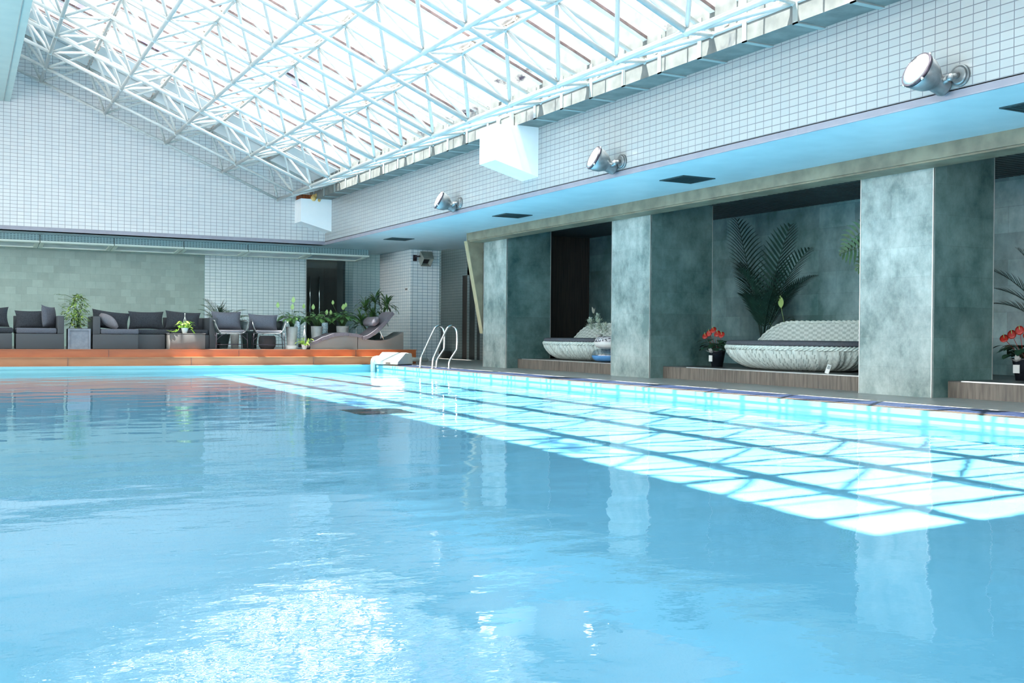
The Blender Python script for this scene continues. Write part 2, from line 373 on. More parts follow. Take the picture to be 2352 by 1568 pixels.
# ------------------------------------------------------------------ pool and decks
recv(struct('floor', MB().box(8.945, 12.9, -2.2, 28.2, -.3, 0).box(8.27, 8.945, -2.2, 28.2, -.3, -.012).box(-6, 8.27, PY+.02, 28.2, -.3, -.012).box(-6, 8.27, -2.2, PY0-.02, -.3, 0).box(-6, PX0-.02, PY0-.02, PY+.02, -.3, 0), M_deck, 'grey pool deck'))
recv(struct('trim_1', MB().box(8.25, 8.46, -2.2, PY, -.012, 0), M_coping, 'beige coping along the right pool edge'))
gt = MB()
for i in range(2): gt.box(8.47+i*.235, 8.69+i*.235, -2.2, PY+.1, -.012, .004, b=.007)
recv(struct('trim_2', gt, M_grate_b, 'blue overflow grating beside the pool'))
recv(struct('trim_4', MB().box(-6, 8.25, PY+.0, PY+.09, -.012, .002), M_grate_w, 'white slotted grating along the far pool edge'))
recv(struct('trim_5', MB().box(-6, 8.25, PY+.09, 22.45, -.012, .001), M_grate_b, 'blue strip before the wooden step'))
p = MB()
p.add([(PX0, PY0, FZ), (PX, PY0, FZ), (PX, PY, FZ), (PX0, PY, FZ)], [(0, 1, 2, 3)])
recv(struct('pool_floor', p, M_pool, 'pale blue pool floor'))
p = MB()
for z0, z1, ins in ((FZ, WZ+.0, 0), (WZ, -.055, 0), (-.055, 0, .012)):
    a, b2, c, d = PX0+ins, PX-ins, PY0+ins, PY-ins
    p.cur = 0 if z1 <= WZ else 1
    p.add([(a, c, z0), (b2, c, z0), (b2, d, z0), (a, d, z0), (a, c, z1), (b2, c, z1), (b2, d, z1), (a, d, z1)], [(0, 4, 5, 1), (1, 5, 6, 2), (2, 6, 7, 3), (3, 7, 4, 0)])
p.cur = 1
i1, i0 = .012, 0
for z in (-.055, 0):
    p.add([(PX0+i1, PY0+i1, z), (PX-i1, PY0+i1, z), (PX-i1, PY-i1, z), (PX0+i1, PY-i1, z), (PX0, PY0, z), (PX, PY0, z), (PX, PY, z), (PX0, PY, z)], [(0, 1, 5, 4), (1, 2, 6, 5), (2, 3, 7, 6), (3, 0, 4, 7)])
M_under = noisy('pool_wall_underwater_shaded', (.012, .15, .21), (.018, .17, .23), 1.5, .35)  # dark teal puts the weak light below water into the wall colour
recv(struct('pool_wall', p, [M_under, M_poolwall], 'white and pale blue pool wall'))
w = MB().add([(PX0, PY0, WZ), (PX, PY0, WZ), (PX, PY, WZ), (PX0, PY, WZ)], [(0, 1, 2, 3)], True).build('pool_water', M_water)
tag(w, 'clear blue rippled water filling the swimming pool', 'water', kind='stuff'); w.cycles.is_caustics_caster = True
dr = thing('pool_drain', 'dark square drain grating on the pool floor', 'drain', (4.4, 11.8, FZ))
recv(MB().box(4.06, 4.77, 11.4, 12.15, FZ, FZ+.015).build('frame', M_black, dr))
g = MB()
for i in range(11): g.box(4.09+i*.062, 4.12+i*.062, 11.43, 12.12, FZ+.015, FZ+.02)
g.build('grille', M_rim, dr)

# ------------------------------------------------------------------ far platform, walls
pl = thing('wooden_platform', 'long orange wooden two-step platform at the far end of the pool', 'platform', (2, 22.45, 0))
MB().box(-6, 9.28, 22.45, 22.82, 0, .160).build('lower_step', M_orange_pale, pl)
MB().box(-6, 9.29, 22.435, 22.80, .160, .175).build('lower_tread', M_orange_pale, pl)
MB().box(-6, 9.49, 22.80, 27.4, 0, .315).build('upper_step', M_orange_wood, pl)
MB().box(-6, 9.50, 22.785, 22.93, .315, .33).build('upper_tread', M_orange_wood, pl)
MB().box(-6, 9.49, 22.93, 27.4, .315, .329).build('deck_surface', M_deck, pl)
for x in (-1, 1.9, 4.28, 6.9): MB().box(x, x+.006, 22.433, 22.45, .0, .172).build('board_joint', M_gasket, pl)
for x in (-.2, 2.7, 5.35, 8.0): MB().box(x, x+.006, 22.783, 22.80, .175, .329).build('board_joint', M_gasket, pl)

def glassz(x): return 3.899+(6.754-x)*math.tan(.4)+.84/math.cos(.4)
gz = glassz
struct('wall_back', MB().box(-6, 5.542, 27.4, 27.6, 0, SZ), M_lime, 'sage green stone wall behind the sofas')
struct('wall_back_tiled', MB().box(5.542, 8.19, 27.38, 27.6, 0, SZ), M_tile_back, 'white tiled wall behind the armchairs')
# gable above the far soffit, up to the roof
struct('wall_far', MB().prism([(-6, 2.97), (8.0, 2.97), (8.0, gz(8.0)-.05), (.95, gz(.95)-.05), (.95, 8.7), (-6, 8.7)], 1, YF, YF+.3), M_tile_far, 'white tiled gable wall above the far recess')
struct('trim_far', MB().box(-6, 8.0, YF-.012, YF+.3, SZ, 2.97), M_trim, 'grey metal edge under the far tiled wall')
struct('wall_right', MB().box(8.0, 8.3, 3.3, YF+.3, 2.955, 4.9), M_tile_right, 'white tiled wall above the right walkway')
tr_ = MB()
ys = [3.3, 4.59, 8.579, 12.567, 16.556, 20.545, YF]
for a, b2 in zip(ys[:-1], ys[1:]): tr_.box(7.998, 8.02, a+.004, b2, SZ-.001, 2.955)
struct('trim_right', tr_, M_trim, 'grey metal edge under the right tiled wall')
# soffits
s_ = MB().box(8.0, 9.72, -2.2, YF, SZ, SZ+.08).box(9.72, 12.6, 20.54, 24.56, SZ, SZ+.08).box(9.72, 11.1, 24.56, 27.4, SZ, SZ+.08).box(-6, 9.72, YF, 27.4, SZ, SZ+.08)
struct('ceiling_soffit', s_, M_soffit, 'blue grey soffit over the walkway and the far recess')
struct('ceiling_hall', MB().box(11.1, 12.9, 24.56, 28.4, 3.3, 3.4).box(11.1, 12.9, 24.5, 24.56, SZ+.08, 3.4), M_soffit)
# left flat ceiling with an unseen parapet placed to cut the sun, near end wall, left wall
struct('ceiling', MB().box(-6, .82, -2.2, YF, 5.652, 5.9).box(.82, .95, -2.2, YF, 5.65, 5.9), M_ceil, 'flat white ceiling left of the skylight')
struct('trim_6', MB().box(.815, .828, -2.2, YF, 5.642, 5.66), M_frame)
struct('wall_parapet', MB().box(.65, .95, -2.2, YF+.3, 5.9, 8.72), M_white, 'unseen white upstand left of the skylight, its height set to cut the sun')
struct('wall_near', MB().box(-6, 12.9, -2.4, -2.2, 0, .35).box(-6, -5.6, -2.4, -2.2, .35, 4.0).box(12.5, 12.9, -2.4, -2.2, .35, 4.0).prism([(-6, 4.0), (12.9, 4.0), (12.9, 4.2), (8.3, 4.9), (8.0, 4.9), (.95, 7.3), (.95, 9.2), (-6, 9.2)], 1, -2.4, -2.2), M_white)  # unseen opening added to bring fill daylight onto the far recess
for i in range(1, 6): struct('added_window_near', MB().box(-5.6+i*3.0, -5.5+i*3.0, -2.35, -2.25, .35, 4.0), M_frame)
struct('ceiling_near', MB().prism([(.95, 7.0), (8.0, 4.2), (8.0, 4.9), (.95, 7.7)], 1, -2.2, 3.85), M_ceil)
struct('wall_right_near', MB().box(8.0, 8.3, -2.2, 3.3, 2.955, 4.9), M_tile_right)
wl = MB().box(-6.2, -6, -2.2, 28, -.1, .35).box(-6.2, -6, -2.2, 28, 4.9, 9.3).box(-6.2, -6, 25, 28, .35, 4.9)  # out of view, openings added to brighten the alcoves with daylight
struct('wall_left', wl, M_lime, 'unseen stone wall left of the pool with window openings added for daylight')
for i in range(10): wl = struct('added_window_left', MB().box(-6.15, -6.05, -2.2+i*3.02, -2.1+i*3.02, .35, 4.9), M_frame)
struct('wall_outer', MB().box(8.3, 13, -2.2, YF+.3, SZ+.09+.2, SZ+.5), M_white)

# lounge window and dark room behind
wi = struct('window_1', MB().box(8.19, 10.48, 27.40, 27.412, .33, SZ).box(10.53, 11.1, 27.40, 27.412, .0, SZ), M_lglass, 'dark glass wall of the lounge')
struct('window_frame', MB().box(10.48, 10.53, 27.36, 27.44, 0, SZ).box(8.19, 8.215, 27.36, 27.44, 0, SZ).box(8.19, 11.1, 27.38, 27.43, .0, .34), M_frame, parent=wi)
struct('wall_lounge', MB().box(8.0, 12.6, 30.6, 30.8, 0, 3.4).box(8.0, 8.19, 27.5, 30.8, 0, 3.4).box(8.0, 12.6, 27.6, 30.8, 3.3, 3.4).box(8.19, 12.6, 27.6, 30.6, -.1, .2), M_dark)
struct('wall_lounge_tiled', MB().box(9.95, 11.4, 29.3, 29.5, 0, 3.2), tile('tile_lounge', (0, 2), 0, .33, c=(.45, .50, .52), g=(.1, .2, .24)))
dd = struct('door_1', MB().box(8.5, 9.6, 29.0, 29.06, .2, 2.9), M_door, 'brown door behind the lounge glass')
for x in (8.78, 9.05):
    hh = MB().tube([(x, 28.93, .5), (x, 28.93, 2.3)], .02, 8).build('door_handle', M_chrome, dd)

# tiled column with its things
tcol = thing('tiled_column', 'square white tiled column at the corner of the platform', 'column', (10.7, 25.5, 0))
MB().box(10.3, 11.11, 25.15, 25.18, 0, SZ).build('front_face', M_tile_col, tcol)
MB().box(10.3, 10.33, 25.18, 27.39, 0, SZ).box(11.08, 11.11, 25.18, 27.39, 0, SZ).build('side_face', M_tile_colside, tcol)
sw = thing('wall_switch', 'small white switch plate on the left side of the tiled column', 'switch', (10.3, 25.4, 1.86))
pt = MB().box(10.286, 10.3, 25.28, 25.52, 1.82, 1.90, b=.005).build('plate', M_potw, sw)
for y in (25.34, 25.42): MB().box(10.278, 10.286, y, y+.04, 1.84, 1.88).build('rocker', M_blk, pt)
sp = thing('wall_speaker', 'boxy grey green horn loudspeaker bracketed on the tiled column', 'loudspeaker', (10.6, 25.1, 2.65))
v = []
bk = [(10.538, 25.1, 2.836), (10.869, 25.1, 2.84), (10.83, 25.1, 2.60), (10.492, 25.1, 2.609)]
mo = [(10.501, 24.75, 2.633), (10.78, 24.75, 2.634), (10.709, 24.80, 2.43), (10.431, 24.80, 2.43)]
mi = [(10.512, 24.755, 2.62), (10.765, 24.755, 2.62), (10.695, 24.795, 2.445), (10.445, 24.795, 2.445)]
dp = [(10.50, 24.90, 2.62), (10.72, 24.90, 2.62), (10.68, 24.93, 2.52), (10.48, 24.93, 2.52)]
MB().add(bk+mo+mi+dp, [(3, 2, 1, 0), (0, 1, 5, 4), (1, 2, 6, 5), (2, 3, 7, 6), (3, 0, 4, 7), (4, 5, 9, 8), (5, 6, 10, 9), (6, 7, 11, 10), (7, 4, 8, 11), (8, 9, 13, 12), (9, 10, 14, 13), (10, 11, 15, 14), (11, 8, 12, 15)]).build('horn', M_spk, sp)
hn = sp.children[-1] if sp.children else sp
MB().add(dp, [(0, 1, 2, 3)]).build('driver', M_blk, hn)
MB().tube([(10.48, 24.95, 2.70), (10.40, 24.97, 2.69), (10.40, 25.15, 2.69)], .02, 6).box(10.36, 10.46, 25.12, 25.15, 2.58, 2.74).build('bracket', M_rim, sp)

# hall wall on the right of the column with two dark doorways
hw = MB()
for a, b2 in ((26.906, 28.4), (26.45, 26.589), (25.95, 26.083), (20.54, 25.755)): hw.box(12.6, 12.9, a, b2, 0, 3.3)
hw.box(12.6, 12.9, 25.755, 26.906, 2.36, 3.3)
struct('wall_hall', hw, M_tile_hall, 'white tiled wall of the side passage, darkened for its shade')
struct('door_2', MB().box(12.61, 12.65, 26.589, 26.906, 0, 2.36), M_door)
struct('door_3', MB().box(12.61, 12.65, 26.083, 26.45, 0, 2.36).box(12.61, 12.65, 25.755, 25.95, 0, 2.36), M_dark)
struct('wall_hall_back', MB().box(11.11, 12.9, 28.4, 28.6, 0, 3.4).box(12.9, 13, 24, 28.6, 0, 3.4), M_tile_back)

# ------------------------------------------------------------------ alcoves
struct('wall_alcove', MB().box(12.8, 13.0, -2.2, 20.54, 0, 3.0), M_stone_b, 'dark slate wall at the back of the alcoves')
struct('wall_alcove_end', MB().box(10.9, 12.8, 20.47, 20.54, 0, 3.0), M_curtain, 'dark brown panelled end of the far alcove')
st = MB()
y = -2.2
while y < 20.47:
    st.box(10.1, 12.8, y, min(y+.085, 20.47), 2.93, 2.99); y += .115
st.box(10.1, 12.8, -2.2, 20.47, 2.975, 3.05)
struct('ceiling_alcove', st, M_slat, 'dark slatted ceiling over the alcoves')
bm_ = MB().box(9.70, 10.1, -2.2, 20.47, 2.72, SZ).box(9.74, 10.1, -2.2, 20.47, 2.70, 2.72).box(10.02, 10.1, -2.2, 20.47, SZ, 2.95)
beam = thing('olive_beam', 'long mottled olive brown beam above the alcoves', 'beam', (9.9, 20.4, 2.8))
bm_.build('beam', M_beam, beam)
MB().prism([(9.70, 2.72), (10.1, 2.72), (10.1, .72)], 1, 20.50, 20.64).build('slanted_fin', M_beam, beam)
MB().add([(9.695, 20.50, 2.72), (9.695, 20.64, 2.72), (10.095, 20.64, .72), (10.095, 20.50, .72), (9.71, 20.495, 2.72), (10.1, 20.495, .76)], [(0, 3, 2, 1), (0, 4, 5, 3)]).build('fin_edge', M_beam2, beam)
MB().box(9.69, 10.1, 20.47, 20.5, 2.70, SZ).build('beam_end', M_beam, beam)

def pillar(y0, y1, xb, label, g='slate pillars between the alcoves'):
    t = thing('stone_pillar', label, 'pillar', (10.5, (y0+y1)/2, 0), g)
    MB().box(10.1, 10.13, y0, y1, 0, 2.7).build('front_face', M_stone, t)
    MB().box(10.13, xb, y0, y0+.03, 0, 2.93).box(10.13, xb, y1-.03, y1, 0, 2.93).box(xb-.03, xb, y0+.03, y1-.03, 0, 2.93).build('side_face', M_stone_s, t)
    for (x, yy) in ((10.094, y0-.004), (10.094, y1-.006)): MB().box(x, x+.012, yy, yy+.010, 0, 2.7).build('corner_trim', M_metal, t)
    MB().box(xb-.006, xb+.004, y0-.006, y0+.004, .2, 2.93).build('corner_trim', M_metal, t)
    return t
pillar(19.40, 20.47, 11.16, 'narrow slate pillar farthest from the camera, beside the slanted olive fin')
pillar(14.26, 15.41, 11.39, 'slate pillar between the two pale wicker daybeds')
pillar(8.57, 9.69, 11.16, 'widest looking slate pillar, right of the larger visible daybed')
def plinth(y0, y1, ys, label):
    t = thing('alcove_step', label, 'step', (11, (y0+y1)/2, 0), 'raised steps in the alcoves')
    MB().box(10.38, 12.8, y0, y1, 0, .188).build('riser', M_riser, t)
    MB().box(10.385, 12.8, y0, y1, .188, .2).build('tread', M_plat, t)
    MB().box(10.372, 10.395, y0, ys, .190, .204).build('nosing', M_metal, t)
plinth(15.41, 19.40, 19.2, 'brown step of the far alcove with the stacked swim rings')
plinth(9.69, 14.26, 13.62, 'brown step of the middle alcove under the daybed and palm')
plinth(-2.2, 8.57, 8.38, 'brown step of the nearest alcove at the right edge')
t = MB().box(11.17, 12.79, 19.42, 20.45, 0, .2).build('floor_alcove', M_plat); t['kind'] = 'structure'
MB_ = MB().box(11.40, 12.79, 14.27, 15.40, 0, .2).box(11.17, 12.79, 8.58, 9.68, 0, .2).build('floor_behind_pillars', M_plat); MB_['kind'] = 'structure'

# ------------------------------------------------------------------ concrete gutter and corbels along the right wall
gu = thing('concrete_gutter', 'grey box gutter running high along the right tiled wall', 'gutter', (7.8, 14, 3.95))
MB().box(7.62, 8.0, 3.3, YF, 3.945, 4.40).build('gutter_box', M_conc, gu)
y = 13.75+.79*14
fl = []
while y > 3.4:
    if y < YF-.3 and not (14.3 < y < 14.9):
        MB().box(7.605, 7.62, y-.035, y+.035, 3.93, 4.40).box(7.605, 8.0, y-.035, y+.035, 3.93, 3.945).build('flange', M_flange, gu)
    y -= .79
def corbel(y0, y1, label):
    t = thing('wall_corbel', label, 'corbel', (7.6, y0, 3.3), 'white corbels on the right wall')
    MB().prism([(7.24, 3.375), (8.0, 3.17), (8.0, 3.945), (7.62, 3.945), (7.62, 3.93), (7.24, 3.93)], 1, y0, y1).build('block', M_white, t)
    return t
c1 = corbel(14.326, 14.86, 'large white corbel block halfway along the right tiled wall')
MB().box(7.55, 7.60, 14.40, 14.44, 3.93, 4.15).box(7.42, 7.46, 14.6, 14.64, 3.93, 4.1).box(7.40, 7.62, 14.38, 14.80, 3.93, 3.945).build('bearing_plate', M_steel, c1)
c2 = corbel(24.62, YF, 'small white corbel in the far corner with torn orange lining')
k = MB(); k.box(7.26, 7.52, 24.66, 25.1, 3.93, 4.03)
k.build('rusty_bearing', M_orange, c2)
k = MB()
for i in range(14): k.ball((7.5+random.random()*.34, 24.62+random.random()*.12, 3.90+random.random()*.16), .03+random.random()*.05, 6)
k.build('torn_foam', M_foam, c2)

# ------------------------------------------------------------------ space frame roof and glazing
A_, TH, P_, H_ = 1.415, .4, 1.332, .58
ct, sn = math.cos(TH), math.sin(TH)
def node(i, k, h=0):
    return Vector((6.754+(i-5)*A_*ct+h*sn, 24.9-k*P_, 3.899-(i-5)*A_*sn+h*ct))
sf = thing('space_frame', 'white tubular space frame truss hanging under the sloping skylight', 'roof truss', (4, 15, 4))
KB = range(0, 16)
for i in range(1, 6): MB().tube([node(i, 0)+Vector((0, .05, 0)), node(i, 15.4)], .037, 10).build('bottom_chord', M_steel, sf)
for k in KB:
    MB().tube([node(1, k)-.6*Vector((ct, 0, -sn)), node(5, k)], .032, 10).build('cross_chord', M_steel, sf)
for j_ in range(6): MB().tube([node(j_+.5, .5, H_), node(j_+.5, 15.4, H_)], .028, 8).build('top_chord', M_steel, sf)
for k in range(15): MB().tube([node(.5, k+.5, H_), node(5.5, k+.5, H_)], .028, 8).build('top_cross_chord', M_steel, sf)
diag = []
for j_ in range(6):
    for k in range(15):
        tn = node(j_+.5, k+.5, H_)
        for i in (j_, j_+1):
            if i < 1 or i > 5: continue
            for kk in (k, k+1):
                if kk in KB: diag.append((tn, node(i, kk)))
cp = Vector((0, 0, .7))
def taper(mb, a, b, r):
    d = (b-a); L = d.length; d.normalize()
    mb.tube([a+d*.04, a+d*.12, b-d*.12, b-d*.04], [r*.4, r, r, r*.4], 8)
def vis(a):
    v = a-cp; dz = v.dot(fw)
    if dz < 1: return 1e9
    x = FPX*v.dot(rt)/dz; yv = FPX*v.dot(up)/dz
    return v.length if abs(x) < 1250 and yv < 840 else 1e3+v.length
diag.sort(key=lambda q: vis((q[0]+q[1])/2))
rest = MB()
for n_, (a, b2) in enumerate(diag):
    if n_ < 100: m_ = MB(); taper(m_, a, b2, .028); m_.build('diagonal_brace', M_steel, sf)
    else: taper(rest, a, b2, .028)
o = rest.build('diagonal_braces_far', M_steel, sf); o['kind'] = 'stuff'; o.name = 'diagonal_bracing'
nod = [(node(i, k), .05) for i in range(1, 6) for k in KB]+[(node(j_+.5, k+.5, H_), .045) for j_ in range(6) for k in range(15)]
nod.sort(key=lambda q: vis(q[0])); rest = MB()
for n_, (a, r) in enumerate(nod):
    if n_ < 100: MB().ball(a, r, 8).build('node_joint', M_steel, sf)
    else: rest.ball(a, r, 6)
o = rest.build('node_jointing', M_steel, sf); o['kind'] = 'stuff'

GLZ = 23.0
# glazing: one sloping sheet, glazing bars at each bay, purlins on the top chords
HG = .84
def gp(s, y, h):   # s: slope index, y, normal height
    return Vector((6.754+(s-5)*A_*ct+h*sn, y, 3.899-(s-5)*A_*sn+h*ct))
g = MB(); s0, s1 = .35, 5.55
ya, yb = 3.85, GLZ
g.add([gp(s0, ya, HG), gp(s1, ya, HG), gp(s1, yb, HG), gp(s0, yb, HG)], [(0, 1, 2, 3)])
sk = struct('window_2', g, M_glass, 'sloping glass skylight over the pool')
def slopebar(mb, s0, s1, y0, y1, h0, h1):
    v = [gp(s, y, h) for h in (h0, h1) for y in (y0, y1) for s in (s0, s1)]
    mb.add(v, [(0, 2, 3, 1), (4, 5, 7, 6), (0, 1, 5, 4), (2, 6, 7, 3), (0, 4, 6, 2), (1, 3, 7, 5)])
for k in range(16):
    y = 24.9-(k+.5)*P_
    if y < ya+.1: continue
    m_ = MB(); slopebar(m_, s0, s1, y-.04, y+.04, HG-.03, HG+.02)
    m_.build('glazing_bar', M_bar, sk)
    m_ = MB(); slopebar(m_, s0, s1, y-.047, y-.04, HG-.02, HG+.015); slopebar(m_, s0, s1, y+.04, y+.047, HG-.02, HG+.015)
    m_.build('gasket', M_gasket, sk)
    for q in (-.33, .33):
        m_ = MB(); slopebar(m_, s0, s1, y+q*P_-.012, y+q*P_+.012, HG-.02, HG+.015); m_.build('glazing_bar', M_bar, sk)
for j_ in range(6):
    m_ = MB(); slopebar(m_, j_+.5-.035, j_+.5+.035, ya, yb, HG-.16, HG-.06); m_.build('purlin', M_bar, sk)
    m_ = MB()
    for k in range(15):
        y = 24.9-(k+.5)*P_
        slopebar(m_, j_+.5-.03, j_+.5+.03, y-.30, y-.22, H_+.02, HG-.16); slopebar(m_, j_+.5-.03, j_+.5+.03, y+.22, y+.30, H_+.02, HG-.16)
        slopebar(m_, j_+.5-.02, j_+.5+.02, y-.34, y+.34, H_+.04, H_+.07)
    m_.build('purlin_bracket', M_rust, sk)
m_ = MB(); slopebar(m_, s0, s1, yb, YF, HG-.03, HG+.03); m_.build('end_sun_block', M_white, sk)  # opaque strip added to keep sun off the far furniture
m_ = MB(); slopebar(m_, s1-.05, s1+.05, ya, yb, HG-.08, HG+.03); m_.build('eaves_rail', M_rust, sk)
struct('trim_7', MB().box(7.62, 8.3, 3.3, YF+.3, 4.40, 4.9), M_conc)
struct('wall_skylight_end', MB().prism([(.95, 5.65), (8.0, 3.9), (8.0, 4.9), (.95, 8.0)], 1, 3.65, 3.85), M_white)

# ------------------------------------------------------------------ spotlights, vents, ceiling lights
def spot(y, label):
    t = thing('spotlight', label, 'spotlight', (8.0, y, 3.07), 'grey spotlights on the right wall')
    P = Vector((8.0, y, 3.075))
    MB().tube([P, P+Vector((-.03, 0, 0))], .10, 20).tube([P+Vector((-.03, 0, 0)), P+Vector((-.045, 0, 0))], [.09, .07], 20).build('wall_plate', M_cast, t)
    kn = P+Vector((-.11, .03, -.02))
    MB().tube([P+Vector((-.04, 0, 0)), kn, P+Vector((-.12, .10, -.06))], .028, 8).ball(kn, .038, 8).build('arm', M_cast, t)
    d = Vector((-.55, .10, .36)).normalized()      # looks out over the pool, tipped up
    d = Vector((-.62, -.42, .30)).normalized()
    d = Vector((-.80, .12, .36)).normalized()
    c = P+Vector((-.16, .17, -.03))
    pr = [(-.15, .075), (-.13, .085), (-.02, .088), (.0, .10), (.05, .135), (.12, .158), (.19, .165), (.205, .160)]
    MB().tube([c+d*a for a, r in pr], [r for a, r in pr], 28).build('housing', M_cast, t); hs = [q for q in t.children if q.name.startswith('housing')][0]
    MB().tube([c+d*.19, c+d*.215], [.172, .168], 28).build('rim', M_rim, hs)
    MB().tube([c+d*.2155, c+d*.225, c+d*.231], [.153, .11, .01], 28).build('lens', M_lens, hs)
    k = MB()
    x = d.cross(Vector((0, 0, 1))).normalized(); u_ = x.cross(d)
    for a in (.6, 2.2, 3.9, 5.4):
        q = c+d*.20+(.172*math.cos(a))*x+(.172*math.sin(a))*u_; k.ball(q, .016, 6)
    k.build('clip', M_chrome, hs)
spot(6.50, 'largest grey spotlight, top right on the tiled wall')
spot(11.96, 'middle grey spotlight on the tiled wall, right of the large white corbel')
spot(17.2, 'smallest and farthest grey spotlight on the right tiled wall')
for y, lb in ((22.6, 'dark square ceiling vent nearest the tiled column'), (17.0, 'dark square ceiling vent in front of the far daybed alcove'), (11.78, 'dark square ceiling vent in front of the middle palm alcove'), (6.35, 'dark square ceiling vent cut off at the right edge')):
    t = thing('ceiling_vent', lb, 'vent', (8.95, y, SZ), 'dark vents in the walkway soffit')
    f_ = MB(); a, b2, c, d = 8.68, 9.23, y-.275, y+.275
    f_.box(a, b2, c, c+.03, SZ-.012, SZ).box(a, b2, d-.03, d, SZ-.012, SZ).box(a, a+.03, c+.03, d-.03, SZ-.012, SZ).box(b2-.03, b2, c+.03, d-.03, SZ-.012, SZ)
    fo = f_.build('frame', M_black, t)
    f_ = MB().box(a+.03, b2-.03, c+.03, d-.03, SZ-.003, SZ)
    for i in range(9): f_.box(a+.03, b2-.03, c+.055+i*.05, c+.07+i*.05, SZ-.010, SZ-.003)
    f_.build('grille', M_black, fo)
xs = [.03, 1.609, 3.198, 4.778, 6.326, 7.909, 9.488]
lbs = ['long ceiling light panel cut off at the left edge', 'ceiling light panel above the corner sofa', 'ceiling light panel above the chaise sofa', 'ceiling light panel above the boundary of stone and tiles', 'ceiling light panel above the peace lilies, its corner over the tiled wall', 'last ceiling light panel on the right, in front of the dark glass']
for i in range(6):
    a, b2 = xs[i]+.008, xs[i+1]-.008
    t = thing('ceiling_light', lbs[i], 'ceiling light', ((a+b2)/2, 26.2, 2.75), 'linear light panels under the far soffit')
    MB().box(a, b2, 26.06, 26.08, 2.74, SZ).build('perforated_panel', M_perf, t)
    f_ = MB().box(a, b2, 26.0, 26.14, 2.70, 2.74).box(a, b2, 26.82, 26.92, 2.70, 2.74).box(a, a+.09, 26.14, 26.82, 2.70, 2.74).box(b2-.09, b2, 26.14, 26.82, 2.70, 2.74)
    tl = lambda k: setattr(k, 'v', [(x, y, z-max(0, y-26.02)*.075) for x, y, z in k.v]) or k
    fo = tl(f_).build('frame', M_fix, t)
    tl(MB().box(a+.09, b2-.09, 26.14, 26.82, 2.722, 2.735)).build('diffuser', M_diff, fo)
    MB().box(a+.05, b2-.05, 26.08, 26.9, 2.74, SZ).build('housing', M_frame, t)

# ------------------------------------------------------------------ ladder, reel box
ld = thing('pool_ladder', 'stainless steel pool ladder handrails at the far right pool edge', 'ladder', (8.6, 19.7, 0))
prof = [(8.42, -1.0), (8.40, -.3), (8.41, .0), (8.42, .20), (8.45, .27), (8.70, .775), (8.75, .845), (8.83, .878), (8.91, .845), (8.95, .75), (8.95, .41), (8.92, .35), (8.80, .19), (8.775, .13), (8.775, 0)]
prof = prof[2:]
def smooth_path(p, n=3):
    for _ in range(n):
        q = [p[0]]
        for a, b2 in zip(p[:-1], p[1:]): q += [a*.75+b2*.25, a*.25+b2*.75]
        q.append(p[-1]); p = q
    return p
for y in (19.98, 19.35):
    pth = smooth_path([Vector((x, y, z)) for x, z in prof], 2)
    MB().tube(pth, .021, 12).build('handrail', M_chrome, ld)
    MB().lathe([(.0, .004), (.045, .004), (.045, .014), (.02, .02)], (8.41, y, 0), 16).lathe([(.0, .004), (.045, .004), (.045, .014), (.02, .02)], (8.775, y, 0), 16).build('flange', M_chrome, ld)
rb = thing('pool_inlet_unit', 'white wedge shaped pump housing with pipe on the far pool corner', 'pump', (8.6, 21.9, 0))
bx = [(8.33, 22.10), (8.62, 21.55)]
k = MB()
prf = [(0, .02), (0, .09), (.33, .285), (.60, .265), (.66, .02)]
# extruded wedge, long side running along the deck away from the pool corner
ux = Vector((.62, .78, 0)).normalized(); ux = Vector((.80, .60, 0)).normalized(); uy = Vector((-.60, .80, 0)).normalized()
o_ = Vector((8.47, 21.38, 0))
v0 = [o_+ux*a+Vector((0, 0, z)) for a, z in prf]; v1 = [q+uy*.62 for q in v0]
k.add(v0+v1, [(4, 3, 2, 1, 0), (5, 6, 7, 8, 9), (0, 1, 6, 5), (1, 2, 7, 6), (2, 3, 8, 7), (3, 4, 9, 8), (4, 0, 5, 9)])
cov = k.build('cover', M_pillar_box, rb); bv = cov.modifiers.new('b', 'BEVEL'); bv.width = .018; bv.segments = 3
k = MB(); v0 = [o_+ux*a+uy*.02+Vector((0, 0, z)) for a, z in ((.03, .0), (.63, .0), (.63, .02), (.03, .02))]; v1 = [q+uy*.58 for q in v0]
k.add(v0+v1, [(3, 2, 1, 0), (4, 5, 6, 7), (0, 1, 5, 4), (1, 2, 6, 5), (2, 3, 7, 6), (3, 0, 4, 7)]); k.build('base', M_blk, rb)
q = o_+uy*.25-ux*.002+Vector((0, 0, .055))
k = MB(); v0 = [q+uy*a+Vector((0, 0, b2)) for a, b2 in ((-.06, -.022), (.06, -.022), (.06, .022), (-.06, .022))]
k.add(v0+[p_-ux*.004 for p_ in v0], [(4, 5, 6, 7), (0, 4, 7, 3), (1, 2, 6, 5)]); k.build('socket', M_coping, rb)
pw = [Vector((8.17, 22.12, -.55)), Vector((8.17, 22.12, .02)), Vector((8.17, 22.12, .11)), Vector((8.24, 22.14, .15)), Vector((8.36, 22.16, .15)), Vector((8.62, 22.2, .14))]
MB().tube(smooth_path(pw, 2), .055, 14).build('pipe', M_pillar_box, rb)
MB().tube([(8.9, 22.25, .12), (9.62, 22.42, .10)], .05, 14).build('pipe', M_pillar_box, rb)
MB().ball((9.62, 22.42, .10), .052, 8).build('pipe_cap', M_potw, rb)
tag(MB().box(7.98, 8.16, 22.35, 22.44, -.01, .012).build('blue_mat', M_rim), 'dark edge of a mat on the far deck beside the pump', 'mat')

